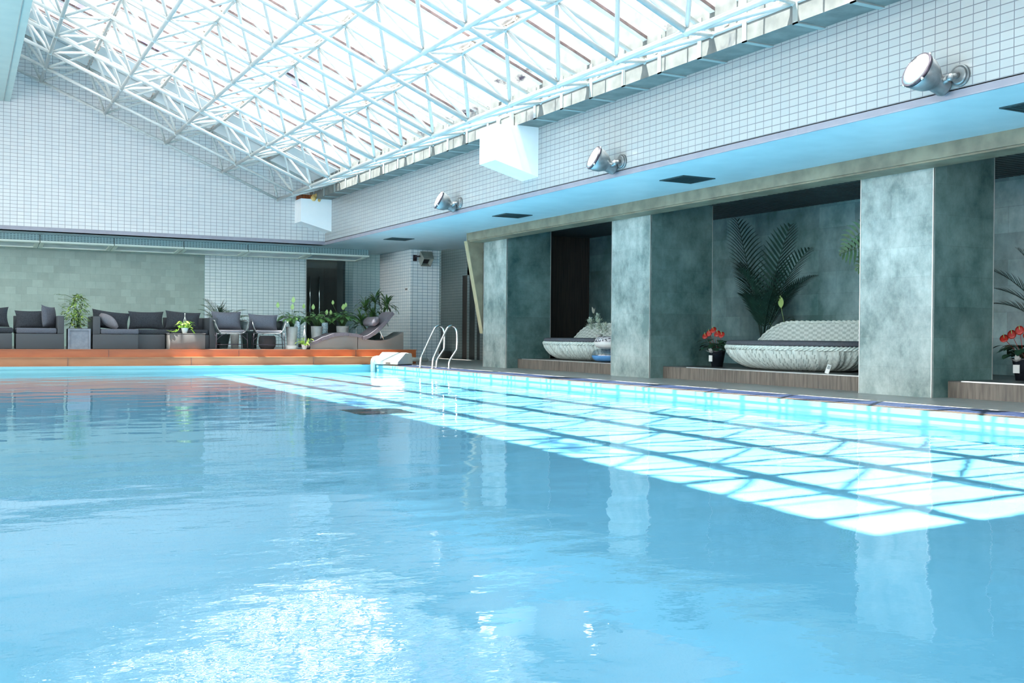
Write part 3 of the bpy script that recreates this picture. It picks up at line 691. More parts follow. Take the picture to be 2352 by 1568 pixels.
# ------------------------------------------------------------------ soft furnishing helpers
def pillow(mb, c, w, h, t, ry=0, tilt=0, rz=0, n=12, pinch=.10):
    """upright cushion: width along x, height along z, thickness y"""
    Rm = Matrix.Rotation(rz, 4, 'Z') @ Matrix.Rotation(tilt, 4, 'X') @ Matrix.Rotation(ry, 4, 'Y')
    for sgn in (1, -1):
        vs = []
        for i in range(n+1):
            for j in range(n+1):
                u, v = 2*i/n-1, 2*j/n-1
                x = w/2*u*(1-max(pinch, 0)*(1-v*v)*abs(u)); z = h/2*v*(1-pinch*(1-u*u)*abs(v)) if pinch > 0 else h/2*v*(1.12-.8*u*u)
                y = sgn*t/2*max(0, (1-u**2)*(1-v**2))**.42*(1+.06*math.sin(3*u+2*v))
                vs.append(Rm @ Vector((x, y, z)) + Vector(c))
        f = []
        for i in range(n):
            for j in range(n):
                q = (i*(n+1)+j, (i+1)*(n+1)+j, (i+1)*(n+1)+j+1, i*(n+1)+j+1)
                f.append(q if sgn > 0 else q[::-1])
        mb.add(vs, f, True)
    return mb
def cushion_thing(name, c, w, h, t, m, label, group='dark scatter cushions', **k):
    o = pillow(MB(), (0, 0, 0), w, h, t, **k).build(name, m); o.location = c
    return tag(o, label, 'cushion', group)
Z0 = .33
# ---- wicker seating
t = thing('wicker_sofa', 'dark wicker sofa end cut off at the left edge', 'sofa', (.4, 23.5, Z0), 'charcoal wicker sofas')
MB().box(-.6, .93, 23.1, 24.0, Z0, .645, b=.015).build('base', M_wick, t); MB().box(-.6, .95, 23.1, 23.95, .645, .76, b=.035).build('seat_cushion', M_cush, t)
cushion_thing('cushion', (.52, 23.75, .955), .76, .42, .2, M_cush, 'dark upright cushion at the left edge of the frame', tilt=-.15, ry=-.05)
t = thing('wicker_armchair', 'charcoal wicker corner seat with one arm, left of the planter', 'sofa', (1.4, 23.5, Z0), 'charcoal wicker sofas')
MB().box(1.0, 1.885, 23.1, 24.0, Z0, .64, b=.012).build('base', M_wick, t)
MB().box(1.76, 1.885, 23.1, 24.0, .64, 1.005, b=.012).build('arm', M_wick, t)
MB().box(.985, 1.76, 23.88, 24.0, .64, 1.003, b=.012).build('backrest', M_wick, t)
MB().box(1.005, 1.75, 23.1, 23.87, .642, .755, b=.03).build('seat_cushion', M_cush2, t)
cushion_thing('cushion', (1.33, 23.72, .93), .66, .38, .18, M_cush, 'wide dark cushion lying along the back of the corner seat', tilt=-.12, ry=-.02)
cushion_thing('cushion', (1.63, 23.55, .985), .44, .46, .17, M_cush2, 'tall pointed cushion leaning in the corner seat arm', tilt=-.15, rz=.9, ry=.1)
t = thing('wicker_chaise', 'charcoal wicker chaise sofa with three back cushions behind the pothos table', 'sofa', (3.6, 23.6, Z0), 'charcoal wicker sofas')
MB().box(2.43, 3.325, 23.1, 24.1, Z0, .637, b=.012).build('base', M_wick, t)
MB().box(3.33, 3.90, 23.3, 24.1, Z0, .637, b=.012).build('base', M_wick, t)
MB().box(4.0, 4.88, 23.35, 24.1, Z0, .637, b=.012).build('base', M_wick, t)
MB().box(2.43, 2.575, 23.1, 24.1, .637, 1.006, b=.012).build('arm', M_wick, t)
MB().box(4.83, 5.0, 23.3, 24.15, Z0, 1.015, b=.012).build('arm', M_wick, t)
MB().box(3.98, 4.83, 24.0, 24.14, .637, 1.014, b=.012).build('backrest', M_wick, t)
MB().box(2.58, 3.335, 23.1, 24.05, .64, .75, b=.03).build('seat_cushion', M_cush2, t)
MB().box(3.34, 4.0, 23.3, 24.05, .64, .75, b=.03).build('seat_cushion', M_cush, t)
MB().box(4.01, 4.82, 23.36, 23.98, .64, .75, b=.03).build('seat_cushion', M_cush, t)
cushion_thing('cushion', (2.86, 23.88, .935), .78, .40, .2, M_cush, 'long dark cushion at the left end of the chaise sofa', tilt=-.1, ry=.12)
cushion_thing('cushion', (3.59, 23.86, .94), .74, .40, .2, M_cush, 'dark cushion in the middle of the chaise sofa', tilt=-.1)
cushion_thing('cushion', (4.36, 23.84, .945), .76, .41, .2, M_cush, 'dark cushion behind the hanging basket plant', tilt=-.1, ry=.06)
cushion_thing('cushion', (2.775, 23.42, .915), .45, .21, .17, M_seat, 'lighter grey small cushion tipped against the chaise arm', tilt=-.3, ry=.72, pinch=-.25)
t = thing('wicker_coffee_table', 'small sunlit wicker coffee table holding a hanging basket plant', 'table', (4.3, 23.1, Z0))
MB().box(3.92, 4.66, 22.9, 23.3, Z0, .655, b=.012).build('body', M_wickt, t)
MB().box(3.91, 4.67, 22.89, 23.31, .655, .67, b=.006).build('top', M_wickt, t)

def armchair(x, y, rz, label, c1, sx=1):
    t = thing('lounge_chair', label, 'armchair', (x, y, Z0), 'tubular armchairs with cushions')
    Rm = Matrix.Translation(Vector((x, y, Z0))) @ Matrix.Rotation(rz, 4, 'Z')
    T = lambda p: Rm @ Vector(p)
    w = .355
    pth = [(-.32, .34, .63), (-w-.01, .10, .635), (-w, -.20, .63), (-w, -.31, .56), (-w+.05, -.34, .42), (-w+.10, -.34, .365), (-.2, -.34, .35), (.2, -.34, .35), (w-.10, -.34, .365), (w-.05, -.34, .42), (w, -.31, .56), (w, -.20, .63), (w+.01, .10, .635), (.32, .34, .63)]
    MB().tube(smooth_path([T(p) for p in pth], 2), .0115, 8).tube(smooth_path([T(p) for p in ((-.32, .34, .63), (-.1, .40, .64), (.1, .40, .64), (.32, .34, .63))], 2), .013, 8).build('arm_frame', M_tube, t)
    k = MB()
    bk = [(-w, -.24, .60), (-w-.005, .1, .615), (-.32, .34, .62), (0, .39, .62), (.32, .34, .62), (w+.005, .1, .615), (w, -.24, .60)]
    lo = [(-w+.07, -.28, .36), (-w+.05, .05, .36), (-.26, .26, .36), (0, .29, .36), (.26, .26, .36), (w-.05, .05, .36), (w-.07, -.28, .36)]
    bk = [T(p) for p in bk]; lo = [T(p) for p in lo]
    k.add(bk+lo, [(i, i+1, i+8, i+7) for i in range(6)], True); o = k.build('woven_shell', M_mesh, t)
    so = o.modifiers.new('s', 'SOLIDIFY'); so.thickness = .012
    k = MB()
    for sx_ in (-1, 1):
        for yy in (-.30, .26):
            MB().tube([T((sx_*(w-.03), yy, .36)), T((sx_*(w-.01), yy, 0))], .009, 6).build('leg', M_rim, t)
        k.tube(smooth_path([T((sx_*.10, -.30, .345)), T((sx_*.22, -.30, .31)), T((sx_*(w-.015), -.30, .19))], 2), .006, 6)
        k.tube(smooth_path([T((sx_*(w-.02), -.10, .345)), T((sx_*(w-.015), -.22, .30)), T((sx_*(w-.015), -.30, .20))], 2), .006, 6)
    k.tube([T((-(w-.01), -.30, .10)), T((w-.01, -.30, .10))], .006, 6).tube([T((-(w-.01), .26, .10)), T((w-.01, .26, .10))], .006, 6)
    k.build('strut', M_rim, t)
    k = MB(); vs = [T(p) for p in ((-.3, -.33, .345), (.3, -.33, .345), (.3, .3, .345), (-.3, .3, .345), (-.3, -.33, .357), (.3, -.33, .357), (.3, .3, .357), (-.3, .3, .357))]
    k.add(vs, [(3, 2, 1, 0), (4, 5, 6, 7), (0, 1, 5, 4), (1, 2, 6, 5), (2, 3, 7, 6), (3, 0, 4, 7)]); k.build('seat', M_mesh, t)
    k = MB().box(-.29, .29, -.32, .24, .357, .425, b=.03); k.v = [tuple(T(p)) for p in k.v]; k.build('seat_cushion', M_seat, t)
    return t
armchair(5.26, 23.35, .0, 'grey tubular armchair nearer the chaise sofa, palm behind it', None)
cushion_thing('cushion', (5.22, 23.42, .955), .66, .42, .2, M_cush2, 'grey cushion in the armchair beside the chaise sofa', tilt=-.2, group='cushions in the armchairs')
armchair(6.13, 23.35, -.18, 'grey tubular armchair beside the tall pale pot, turned slightly', None)
cushion_thing('cushion', (6.03, 23.42, .925), .66, .38, .2, M_cush2, 'grey cushion in the armchair beside the tall pale pot', tilt=-.2, rz=-.15, ry=.03, group='cushions in the armchairs')

# ---- lounger
t = thing('wicker_lounger', 'wavy taupe wicker sun lounger with raised mauve grey backrest', 'sun lounger', (8.2, 23.5, Z0))
def wave(x):   # top of base
    pts = [(7.0, .40), (7.15, .45), (7.35, .545), (7.6, .625), (7.85, .645), (8.1, .62), (8.3, .575), (8.5, .545), (8.7, .535), (8.9, .56), (9.1, .635), (9.29, .74)]
    for (a, za), (b2, zb) in zip(pts[:-1], pts[1:]):
        if x <= b2: u = (x-a)/(b2-a); u = u*u*(3-2*u)*.35+u*.65; return za+(zb-za)*u
    return pts[-1][1]
def wavebox(x0, x1, y0, y1, zb, f, n=20, t_=None):
    k = MB(); top = []; rings = []
    for i in range(n+1):
        x = x0+(x1-x0)*i/n; z = f(x); z0 = zb if t_ is None else z-t_
        rings.append([(x, y0, z0), (x, y1, z0), (x, y1, z), (x, y0, z)])
    k.loft(rings, cap=True, smooth=False); return k
wavebox(7.03, 8.15, 23.1, 23.75, Z0, wave).build('base', M_wickl, t)
wavebox(8.165, 9.29, 23.1, 23.75, Z0, wave).build('base', M_wickl, t)
for a, b2 in ((6.95, 7.28), (7.285, 7.60), (7.605, 7.93), (7.935, 8.27)):
    wavebox(a, b2, 23.08, 23.77, 0, lambda x: wave(max(7.0, x))+.075-(.03 if x < 7.03 else 0), 8, .075).build('mattress_section', M_matt, t)
k = MB(); bp_ = [Vector((8.26, 0, .585)), Vector((8.42, 0, .62)), Vector((8.62, 0, .76)), Vector((8.82, 0, .95)), Vector((8.96, 0, 1.12)), Vector((9.03, 0, 1.19))]
bp_ = smooth_path(bp_, 2); rings = []
for i, p_ in enumerate(bp_):
    d = (bp_[min(i+1, len(bp_)-1)]-bp_[max(i-1, 0)]).normalized(); n_ = Vector((-d.z, 0, d.x))
    e_ = .04 if 0 < i < len(bp_)-1 else .02
    rings.append([p_-n_*e_+Vector((0, 23.08, 0)), p_-n_*e_+Vector((0, 23.77, 0)), p_+n_*e_+Vector((0, 23.77, 0)), p_+n_*e_+Vector((0, 23.08, 0))])
k.loft(rings, cap=True, smooth=False); k.build('backrest', M_matt, t)
MB().tube([(8.34, 23.1, .56), (8.62, 23.1, .70), (8.80, 23.1, .87), (8.93, 23.1, 1.02)], .012, 6).tube([(8.70, 23.1, .76), (8.80, 23.1, .55)], .012, 6).build('support_frame', M_chrome, t)
MB().tube([(8.34, 23.74, .56), (8.62, 23.74, .70), (8.93, 23.74, 1.02)], .012, 6).build('support_frame', M_chrome, t)
o = MB().lathe([(.001, -.33), (.07, -.32), (.085, -.28), (.085, .28), (.07, .32), (.001, .33)], (0, 0, 0), 18, sx=1.5).build('bolster_cushion', M_matt)
o.rotation_euler = (PI/2, .82, 0); o.location = (8.60, 23.42, .985); o.rotation_euler = Matrix(((.66, .75, 0), (0, 0, -1), (.75, -.66, 0))).transposed().to_euler() if False else (PI/2, 0, 0)
o.rotation_mode = 'XYZ'
Rm = Matrix(((math.cos(.85), 0, -math.sin(.85)), (0, 1, 0), (math.sin(.85), 0, math.cos(.85)))) @ Matrix.Rotation(PI/2, 3, 'X')
o.rotation_euler = Rm.to_euler(); tag(o, 'plump mauve grey head cushion resting on the lounger backrest', 'cushion')

# ------------------------------------------------------------------ plants
def rv(a): return random.uniform(-a, a)
def blade(mb, b0, az, el, L, w, droop, n=6, tipw=.05, fold=0):
    p = Vector(b0); pts = []; sd = []; ws = []
    for i in range(n+1):
        u = i/n; e = el-droop*u*u*1.4
        pts.append(p.copy()); s = Vector((-math.sin(az), math.cos(az), 0)); sd.append(s)
        ws.append(w*max(tipw, math.sin(PI*min(1, u*.86+.14))**.7 if u < 1 else tipw))
        p = p+Vector((math.cos(az)*math.cos(e), math.sin(az)*math.cos(e), math.sin(e)))*(L/n)
    mb.strip(pts, ws, sd); return pts
def leaf(mb, p, d, L, w, up=Vector((0, 0, 1)), n=5, curl=.25):
    """single broad leaf starting at p heading d"""
    d = Vector(d).normalized(); s = d.cross(up)
    if s.length < .1: s = Vector((1, 0, 0))
    s.normalize(); pts = []; ws = []; q = Vector(p)
    for i in range(n+1):
        u = i/n; pts.append(q.copy()); ws.append(w/2*(math.sin(PI*u**.8)*.97+.03))
        q = q+(d-Vector((0, 0, curl*u*1.6))).normalized()*(L/n)
    mb.strip(pts, ws, [s]*(n+1)); return q
def frond(st, lf, b0, az, el, L, droop, nl=26, ll=.35, lw=.012, hang=.3, start=.25, vee=.5):
    p = Vector(b0); pts = []; n = 14
    for i in range(n+1):
        e = el-droop*(i/n)**1.6; pts.append(p.copy())
        p = p+Vector((math.cos(az)*math.cos(e), math.sin(az)*math.cos(e), math.sin(e)))*(L/n)
    st.tube(pts, [.010*(1-.8*i/n)+.002 for i in range(n+1)], 5)
    for i in range(nl):
        u = start+(1-start)*i/(nl-1); f = u*n; a = min(int(f), n-1); q = pts[a].lerp(pts[a+1], f-a)
        d = (pts[a+1]-pts[a]).normalized(); s = d.cross(Vector((0, 0, 1))).normalized(); upv = s.cross(d)
        l_ = ll*(math.sin(PI*(.18+.80*(u-start)/(1-start)))**.6)
        for sg in (-1, 1):
            dd = (s*sg*1.0+d*(.75+.5*u)+upv*vee*.3).normalized()
            m = 5; pp = []; r_ = q.copy()
            for k in range(m+1):
                pp.append(r_.copy()); e2 = dd-Vector((0, 0, hang*(k/m)**1.5)); r_ = r_+e2.normalized()*(l_/m)
            wd = d if abs(d.dot(dd)) < .95 else upv
            wd = (d-dd*d.dot(dd)).normalized()
            lf.strip(pp, [lw*(.7 if k == 0 else math.sin(PI*(.25+.72*k/m))) for k in range(m+1)], [wd]*(m+1))
def potlathe(name, prof, c, m, parent, n=28): return MB().lathe(prof, c, n, cap=True).build(name, m, parent)

# potted tree in square planter
t = thing('potted_tree', 'bushy green pot plant in a square blue grey planter between the sofas', 'potted plant', (2.17, 23.3, Z0))
k = MB().box(1.965, 2.385, 23.12, 23.54, Z0, .745); po = k.build('planter', M_plan, t)
f_ = MB().box(1.957, 2.39, 23.10, 23.12, .71, .748).box(1.957, 2.39, 23.10, 23.12, Z0, .36).box(1.957, 1.995, 23.10, 23.12, .36, .71).box(2.352, 2.39, 23.10, 23.12, .36, .71)
f_.build('planter_rim', M_plan, po)
MB().box(1.985, 2.365, 23.14, 23.52, .745, .755).build('soil', M_soil, po)
st_, lf_ = MB(), MB()
for i in range(9):
    az = rv(PI); b0 = Vector((2.17+rv(.07), 23.33+rv(.06), .75)); top = b0+Vector((math.cos(az)*rv(.12), math.sin(az)*rv(.12), .25+random.random()*.4))
    st_.tube([b0, b0.lerp(top, .5)+Vector((rv(.02), rv(.02), 0)), top], .007, 5)
for i in range(760):
    u = random.random(); h = .80+.66*u; rad = (.08+.20*math.sin(PI*min(1, .12+u*.95))**.8)
    a = rv(PI); r_ = rad*math.sqrt(random.random())*1.05
    p_ = Vector((2.15+math.cos(a)*r_+.03*math.sin(5*h), 23.33+math.sin(a)*r_, h))
    leaf(lf_, p_, (math.cos(a)*.9+rv(.5), math.sin(a)*.9+rv(.5), rv(.5)-.1), .07+random.random()*.04, .032, n=3)
for sgn, z in ((-1, 1.33), (-1, 1.42), (-1, 1.18)):
    b0 = Vector((2.1, 23.3, z-.06)); e_ = Vector((1.78+rv(.05), 23.25, z+.02)); st_.tube([b0, b0.lerp(e_, .5)+Vector((0, 0, .04)), e_], .004, 5)
    for i in range(9): leaf(lf_, b0.lerp(e_, .4+.6*i/8)+Vector((0, 0, .02)), (-.8, rv(.6), rv(.6)), .06, .022, n=3)
st_.build('stem', M_stem, t); lf_.build('foliage', M_lf_tree, t)

# pothos basket on the table (hanger standing upright)
def pothos(c, label, sc=1, trail=True, hang=.42, m=None):
    t = thing('basket_plant', label, 'potted plant', c, 'small white hanging basket plants')
    x, y, z = c
    k = MB().lathe([(.045*sc, 0), (.05*sc, .01), (.075*sc, .11*sc), (.08*sc, .115*sc), (.07*sc, .115*sc), (.04*sc, .02)], (x, y, z), 24, rib=.03, ribn=12); po = k.build('basket', M_potw, t)
    k = MB(); tp = Vector((x, y, z+hang))
    if hang:
        for a in (.3, 2.4, 4.5): k.tube([Vector((x+.075*sc*math.cos(a), y+.075*sc*math.sin(a), z+.115*sc)), tp-Vector((0, 0, .06))], .0035, 5)
        k.tube([tp-Vector((0, 0, .06)), tp], .005, 5).ball(tp, .012, 6); k.build('hanger', M_cordw, po)
    lf_, st_ = MB(), MB()
    for i in range(46):
        a = rv(PI); r_ = .03+.11*random.random()*sc; e_ = Vector((x+math.cos(a)*r_*1.25, y+math.sin(a)*r_, z+.12*sc+(.15*sc)*random.random()))
        st_.tube([(x+.03*math.cos(a), y+.03*math.sin(a), z+.1*sc), e_], .0025, 4)
        leaf(lf_, e_, (math.cos(a), math.sin(a), rv(.3)), (.07+.03*random.random())*sc, .055*sc, n=4, curl=.5)
    if trail:
        pth = smooth_path([Vector((x-.08, y-.06, z+.12)), Vector((x-.14, y-.12, z+.12)), Vector((x-.17, y-.14, z+.03)), Vector((x-.28, y-.16, z+.03)), Vector((x-.36, y-.18, z+.045))], 2)
        st_.tube(pth, .003, 4)
        for i in range(3, len(pth), 2): leaf(lf_, pth[i], (rv(1), -.4, .5), .075, .055, n=4, curl=.4)
        for i in range(5):
            a = -.4-.5*i; q = Vector((x+.10+.03*i*.5, y-.08, z+.10-.02*i)); leaf(lf_, q, (.5, -.5, -.3), .075, .055, n=4, curl=.4)
    st_.build('stem', M_lf_bright, t); lf_.build('foliage', m or M_lf_bright, t)
pothos((4.265, 23.08, .67), 'bright green pothos in a white basket with upright hanger on the coffee table')
pothos((6.90, 23.12, Z0), 'small light green plant in a white basket on the platform beside the lounger foot', sc=.95, trail=False, hang=.52)
pothos((8.42, 23.95, .48), 'low hanging basket plant behind the lounger seat', sc=.8, trail=False, hang=.34, m=M_lf)

# peace lilies
def lily(c, pot, label, hgt=.62, nl=40, spread=.30, flowers=(), sau=False, lean=0):
    t = thing('peace_lily', label, 'potted plant', c, 'peace lilies in pale ribbed pots')
    x, y, z = c; r0_, r1_, ph = pot
    sz = .07 if sau else 0
    k = MB(); n = 36; rings = []
    for i in range(13):
        u = i/12; rr = r0_+(r1_-r0_)*u
        rings.append([(x+rr*(1+.018*math.cos(12*(2*PI*j/n)+u*5))*math.cos(2*PI*j/n), y+rr*(1+.018*math.cos(12*(2*PI*j/n)+u*5))*math.sin(2*PI*j/n), z+sz+ph*u) for j in range(n)])
    rings.append([(x+r1_*.9*math.cos(2*PI*j/n), y+r1_*.9*math.sin(2*PI*j/n), z+sz+ph) for j in range(n)])
    k.loft(rings, cap=False); po = k.build('pot', M_pot, t)
    MB().lathe([(.001, 0), (r1_*.9, 0)], (x, y, z+sz+ph-.02), 16).build('soil', M_soil, po)
    if sau: MB().lathe([(.001, 0), (r1_*.98, 0), (r1_*1.0, .01), (r1_*.98, .085), (r1_*.9, .085), (r1_*.9, .07), (.001, .07)], (x, y, z), 28).build('saucer', M_potw, po)
    lf_, st_ = MB(), MB(); zb = z+sz+ph
    for i in range(nl):
        a = rv(PI); u = random.random(); e_ = Vector((x+lean*u+math.cos(a)*spread*(.25+.55*u), y+math.sin(a)*spread*(.2+.4*u), zb+hgt*(.15+.55*(1-.45*u)*random.uniform(.5, 1))))
        st_.tube([(x+.03*math.cos(a), y+.03*math.sin(a), zb-.02), Vector((x, y, zb)).lerp(e_, .5)+Vector((0, 0, .05)), e_], .0035, 4)
        leaf(lf_, e_, (math.cos(a), math.sin(a)*.8-.25, .45-.7*u), .19+.08*random.random(), .085, n=6, curl=.6)
    st_.build('stem', M_stem, t); lf_.build('foliage', M_lf, t)
    for (dx, dz, sc) in flowers:
        k = MB(); e_ = Vector((x+dx, y-.03, zb+dz-.08)); st_k = MB().tube([(x+dx*.2, y, zb), Vector((x+dx*.55, y, zb+dz*.5)), e_], .0025, 4).build('flower_stalk', M_stem, t)
        leaf(k, e_, (dx*.3, -.15, 1), .125*sc, .075*sc, up=Vector((0, -1, .2)), n=6, curl=0)
        k.build('flower', M_spathe, t)
lily((6.70, 23.45, Z0), (.10, .132, .44), 'peace lily in the tallest pale ribbed pot standing on a white saucer', hgt=.48, flowers=((-.33, .50, 1.1), (.02, .62, 1.2), (.0, .46, 1.2)), sau=True, nl=52)
lily((7.38, 23.75, Z0), (.105, .135, .53), 'peace lily in the pale ribbed pot behind the foot of the lounger', hgt=.46, flowers=((-.32, .48, 1), (-.1, .46, 1.1), (.22, .35, 1)), nl=75, spread=.34)
lily((8.04, 23.85, Z0), (.11, .145, .54), 'peace lily in the pale ribbed pot behind the middle of the lounger', hgt=.48, flowers=((.0, .46, 1.2), (.06, .52, 1), (-.25, .58, .9), (-.3, .35, .9)), nl=85, spread=.36)
# vase shapes added in place of reflections in the lounge glass
for (x, y, r_, h, lb) in ((7.02, 24.0, .045, .72, 'tall blue vase shape added for a sparkling reflection in the lounge glass'), (7.72, 24.2, .07, .62, 'pale blue vase shape added for a pot reflected in the lounge glass')):
    o = MB().lathe([(.001, 0), (r_, 0), (r_*1.05, .02), (r_*.95, h*.5), (r_*1.1, h), (r_*.95, h), (r_*.8, .03)], (0, 0, 0), 24).build('reflection_vase', M_blt); o.location = (x, y, Z0)
    tag(o, lb, 'vase', 'reflections modelled as vases')
t = thing('reflected_blossom', 'small white blossoms of the reflected pot plant, set in the vase shape', 'flowers', (7.72, 24.2, .95)); k = MB(); s_ = MB()
for i in range(9):
    a = rv(PI); e_ = Vector((7.72+.09*math.cos(a), 24.2+.07*math.sin(a), 1.0+random.random()*.17)); s_.tube([(7.72, 24.2, .6), e_], .003, 4)
    for j in range(4): leaf(k, e_, (rv(1), rv(1), rv(.6)), .05, .03, n=3)
k.build('petal', M_flw, t); s_.build('stem', M_stem, t)

# spiky plant by the column
t = thing('potted_pandan', 'large spiky grey green plant behind the lounger headrest', 'potted plant', (9.05, 24.5, Z0))
MB().lathe([(.14, 0), (.19, .36), (.205, .38), (.18, .38)], (9.05, 24.5, Z0), 24).build('pot', M_potd, t)
st_, l1, l2 = MB(), MB(), MB()
heads = [(8.80, 24.4, 1.30), (9.10, 24.5, 1.50), (9.40, 24.5, 1.38), (9.0, 24.45, 1.05), (9.35, 24.6, 1.0), (8.75, 24.5, .95)]
for hx, hy, hz in heads:
    st_.tube([(9.05+rv(.06), 24.5+rv(.05), .68), ((9.05+hx)/2, 24.5, (hz+.68)/2-.05), (hx, hy, hz)], [.03, .024, .018], 6)
    for i in range(44): blade(l1 if random.random() < .8 else l2, (hx, hy, hz+rv(.06)), rv(PI), random.uniform(-.2, 1.35), random.uniform(.28, .46), .024, random.uniform(.6, 1.6))
st_.build('stem', M_stem, t); l1.build('foliage', M_lf, t); l2.build('pale_foliage', M_lf_grey, t)
# palm behind armchair with pots
t = thing('potted_palm', 'small feathery palm in a dark pot behind the left armchair', 'potted plant', (5.35, 24.6, Z0))
MB().lathe([(.16, 0), (.22, .30), (.235, .33), (.2, .33)], (5.35, 24.6, Z0), 24).build('pot', M_potd, t)
st_, lf_ = MB(), MB()
for i in range(9):
    frond(st_, lf_, (5.33, 24.6, .66), random.choice((PI, 0))+rv(.9), random.uniform(.85, 1.45), random.uniform(.75, .95), random.uniform(.9, 1.5), nl=13, ll=.24, lw=.006, hang=.4, start=.45)
for i in range(46): blade(lf_, (5.33+rv(.03), 24.58+rv(.03), 1.12+rv(.05)), rv(PI), random.uniform(.5, 1.4), random.uniform(.25, .42), .007, random.uniform(.5, 1.3))
st_.build('stem', M_stem, t); lf_.build('foliage', M_lf_dark, t)
for (x, y, r_, h, m_, lb) in ((5.62, 24.35, .10, .33, M_pot, 'pale grey cylinder pot seen under the left armchair'), (5.95, 24.3, .19, .41, M_potd, 'big dark teal pot between the two armchairs'), (5.12, 24.2, .15, .13, M_potb, 'low black bowl on the platform under the left armchair')):
    o = MB().lathe([(.001, 0), (r_*.82, 0), (r_, h*.95), (r_*1.03, h), (r_*.9, h), (r_*.85, h*.9), (.001, h*.9)], (0, 0, 0), 28).build('flower_pot', m_); o.location = (x, y, Z0); tag(o, lb, 'pot', 'pots behind the armchairs')
o = MB().lathe([(.001, 0), (.15, .0), (.19, .06), (.20, .16), (.19, .27), (.16, .30), (.001, .30)], (0, 0, 0), 32).build('woven_basket', M_pouf); o.location = (6.27, 23.95, Z0)
tag(o, 'round woven grey basket under the right armchair', 'basket')
t = thing('broadleaf_plant', 'small glossy plant standing in the big dark teal pot', 'potted plant', (5.93, 24.3, .72)); st_, lf_ = MB(), MB()
for i in range(16):
    a = rv(PI); e_ = Vector((5.88+.14*math.cos(a), 24.3+.1*math.sin(a), .86+random.random()*.24)); st_.tube([(5.93, 24.3, .70), e_], .003, 4); leaf(lf_, e_, (math.cos(a), math.sin(a), .1), .12, .05, curl=.6)
st_.build('stem', M_stem, t); lf_.build('foliage', M_lf_dark, t)

# ------------------------------------------------------------------ daybeds
def daybed(yc, by_, label):
    t = thing('wicker_daybed', label, 'daybed', (11.35, yc, .2), 'pale wicker daybeds')
    xc, bx_ = 11.35, .80
    # ribbed bowl with bundled strands
    prof = [(.48, 0.0), (.60, .008), (.70, .028), (.79, .068), (.865, .12), (.925, .185), (.965, .25), (.985, .31)]
    n = 480; rings = []
    ph_ = [random.random() for _ in range(n)]
    for r_, z in prof:
        rg = []
        for j in range(n):
            a = 2*PI*j/n; g_ = .020*abs(math.cos(37*a+3*z*4))+.012*math.sin(23*a+z*8)
            rr = r_+g_*(.3+r_)
            rg.append((xc+bx_*rr*math.cos(a), yc+by_*rr*math.sin(a), .2+z))
        rings.append(rg)
    kb = MB().loft(rings)
    gap = [(j % 12 == 0) or (j % 12 == 5 and random.random() < .5) for j in range(n)]
    kb.mi = [1 if gap[(q % n + 2*(q//n)) % n] else 0 for q in range(len(kb.f))]
    bsk = kb.build('basket', [M_wleaf, M_wgap], t)
    # braided rim
    k = MB()
    for q in range(3):
        pts = []
        m = 220
        for j in range(m+1):
            a = 2*PI*j/m; w_ = a*36+q*2*PI/3
            rr = 1.0+.014*math.cos(w_); pts.append((xc+bx_*rr*math.cos(a), yc+by_*rr*math.sin(a), .2+.335+.022*math.sin(w_)))
        k.tube(pts, .018, 6, cap=False)
    k.build('braided_rim', M_wleaf, bsk)
    MB().lathe([(.001, 0), (.95, 0), (1.0, .02), (1.005, .045), (.985, .075), (.93, .085), (.001, .085)], (xc, yc, .56), 96, sx=bx_, sy=by_).build('mattress', M_bedc, t)
    # curved back
    k = MB(); edge = []; inn, outn = [], []
    a0, a1, m = math.radians(66), math.radians(-66), 84
    hs = []
    for j in range(m+1):
        u = j/m; a = a0+(a1-a0)*u; e_ = min(u, 1-u)/.22; h = .385*(math.sin(min(1, e_)*PI/2))**.8
        hs.append(h)
        for row in range(11):
            v_ = row/10; rr = 1.0+.05*v_; inn.append((xc+bx_*rr*math.cos(a), yc+by_*rr*math.sin(a), .56+h*v_))
        rr = 1.05; edge.append((xc+bx_*rr*math.cos(a), yc+by_*rr*math.sin(a), .56+h))
    k.add(inn, [(j*11+r_, (j+1)*11+r_, (j+1)*11+r_+1, j*11+r_+1) for j in range(m) for r_ in range(10)], True)
    k.mi = [((q//10)//2+(q % 10)) % 2 for q in range(m*10)]
    o = k.build('backrest', [M_wback, M_wback2], t); so = o.modifiers.new('s', 'SOLIDIFY'); so.thickness = .03; bko = o
    k = MB()
    for q in range(2):
        k.tube([Vector(e_)+Vector((.012*math.cos(j*1.3+q*PI), 0, .012*math.sin(j*1.3+q*PI))) for j, e_ in enumerate(edge)], .017, 6)
    k.build('back_edging', M_wleaf, bko)
    return t
daybed(18.05, 1.35, 'pale wicker daybed in the far alcove, swim rings beside it')
daybed(12.03, 1.5, 'pale wicker daybed in the middle alcove, palm beside it')

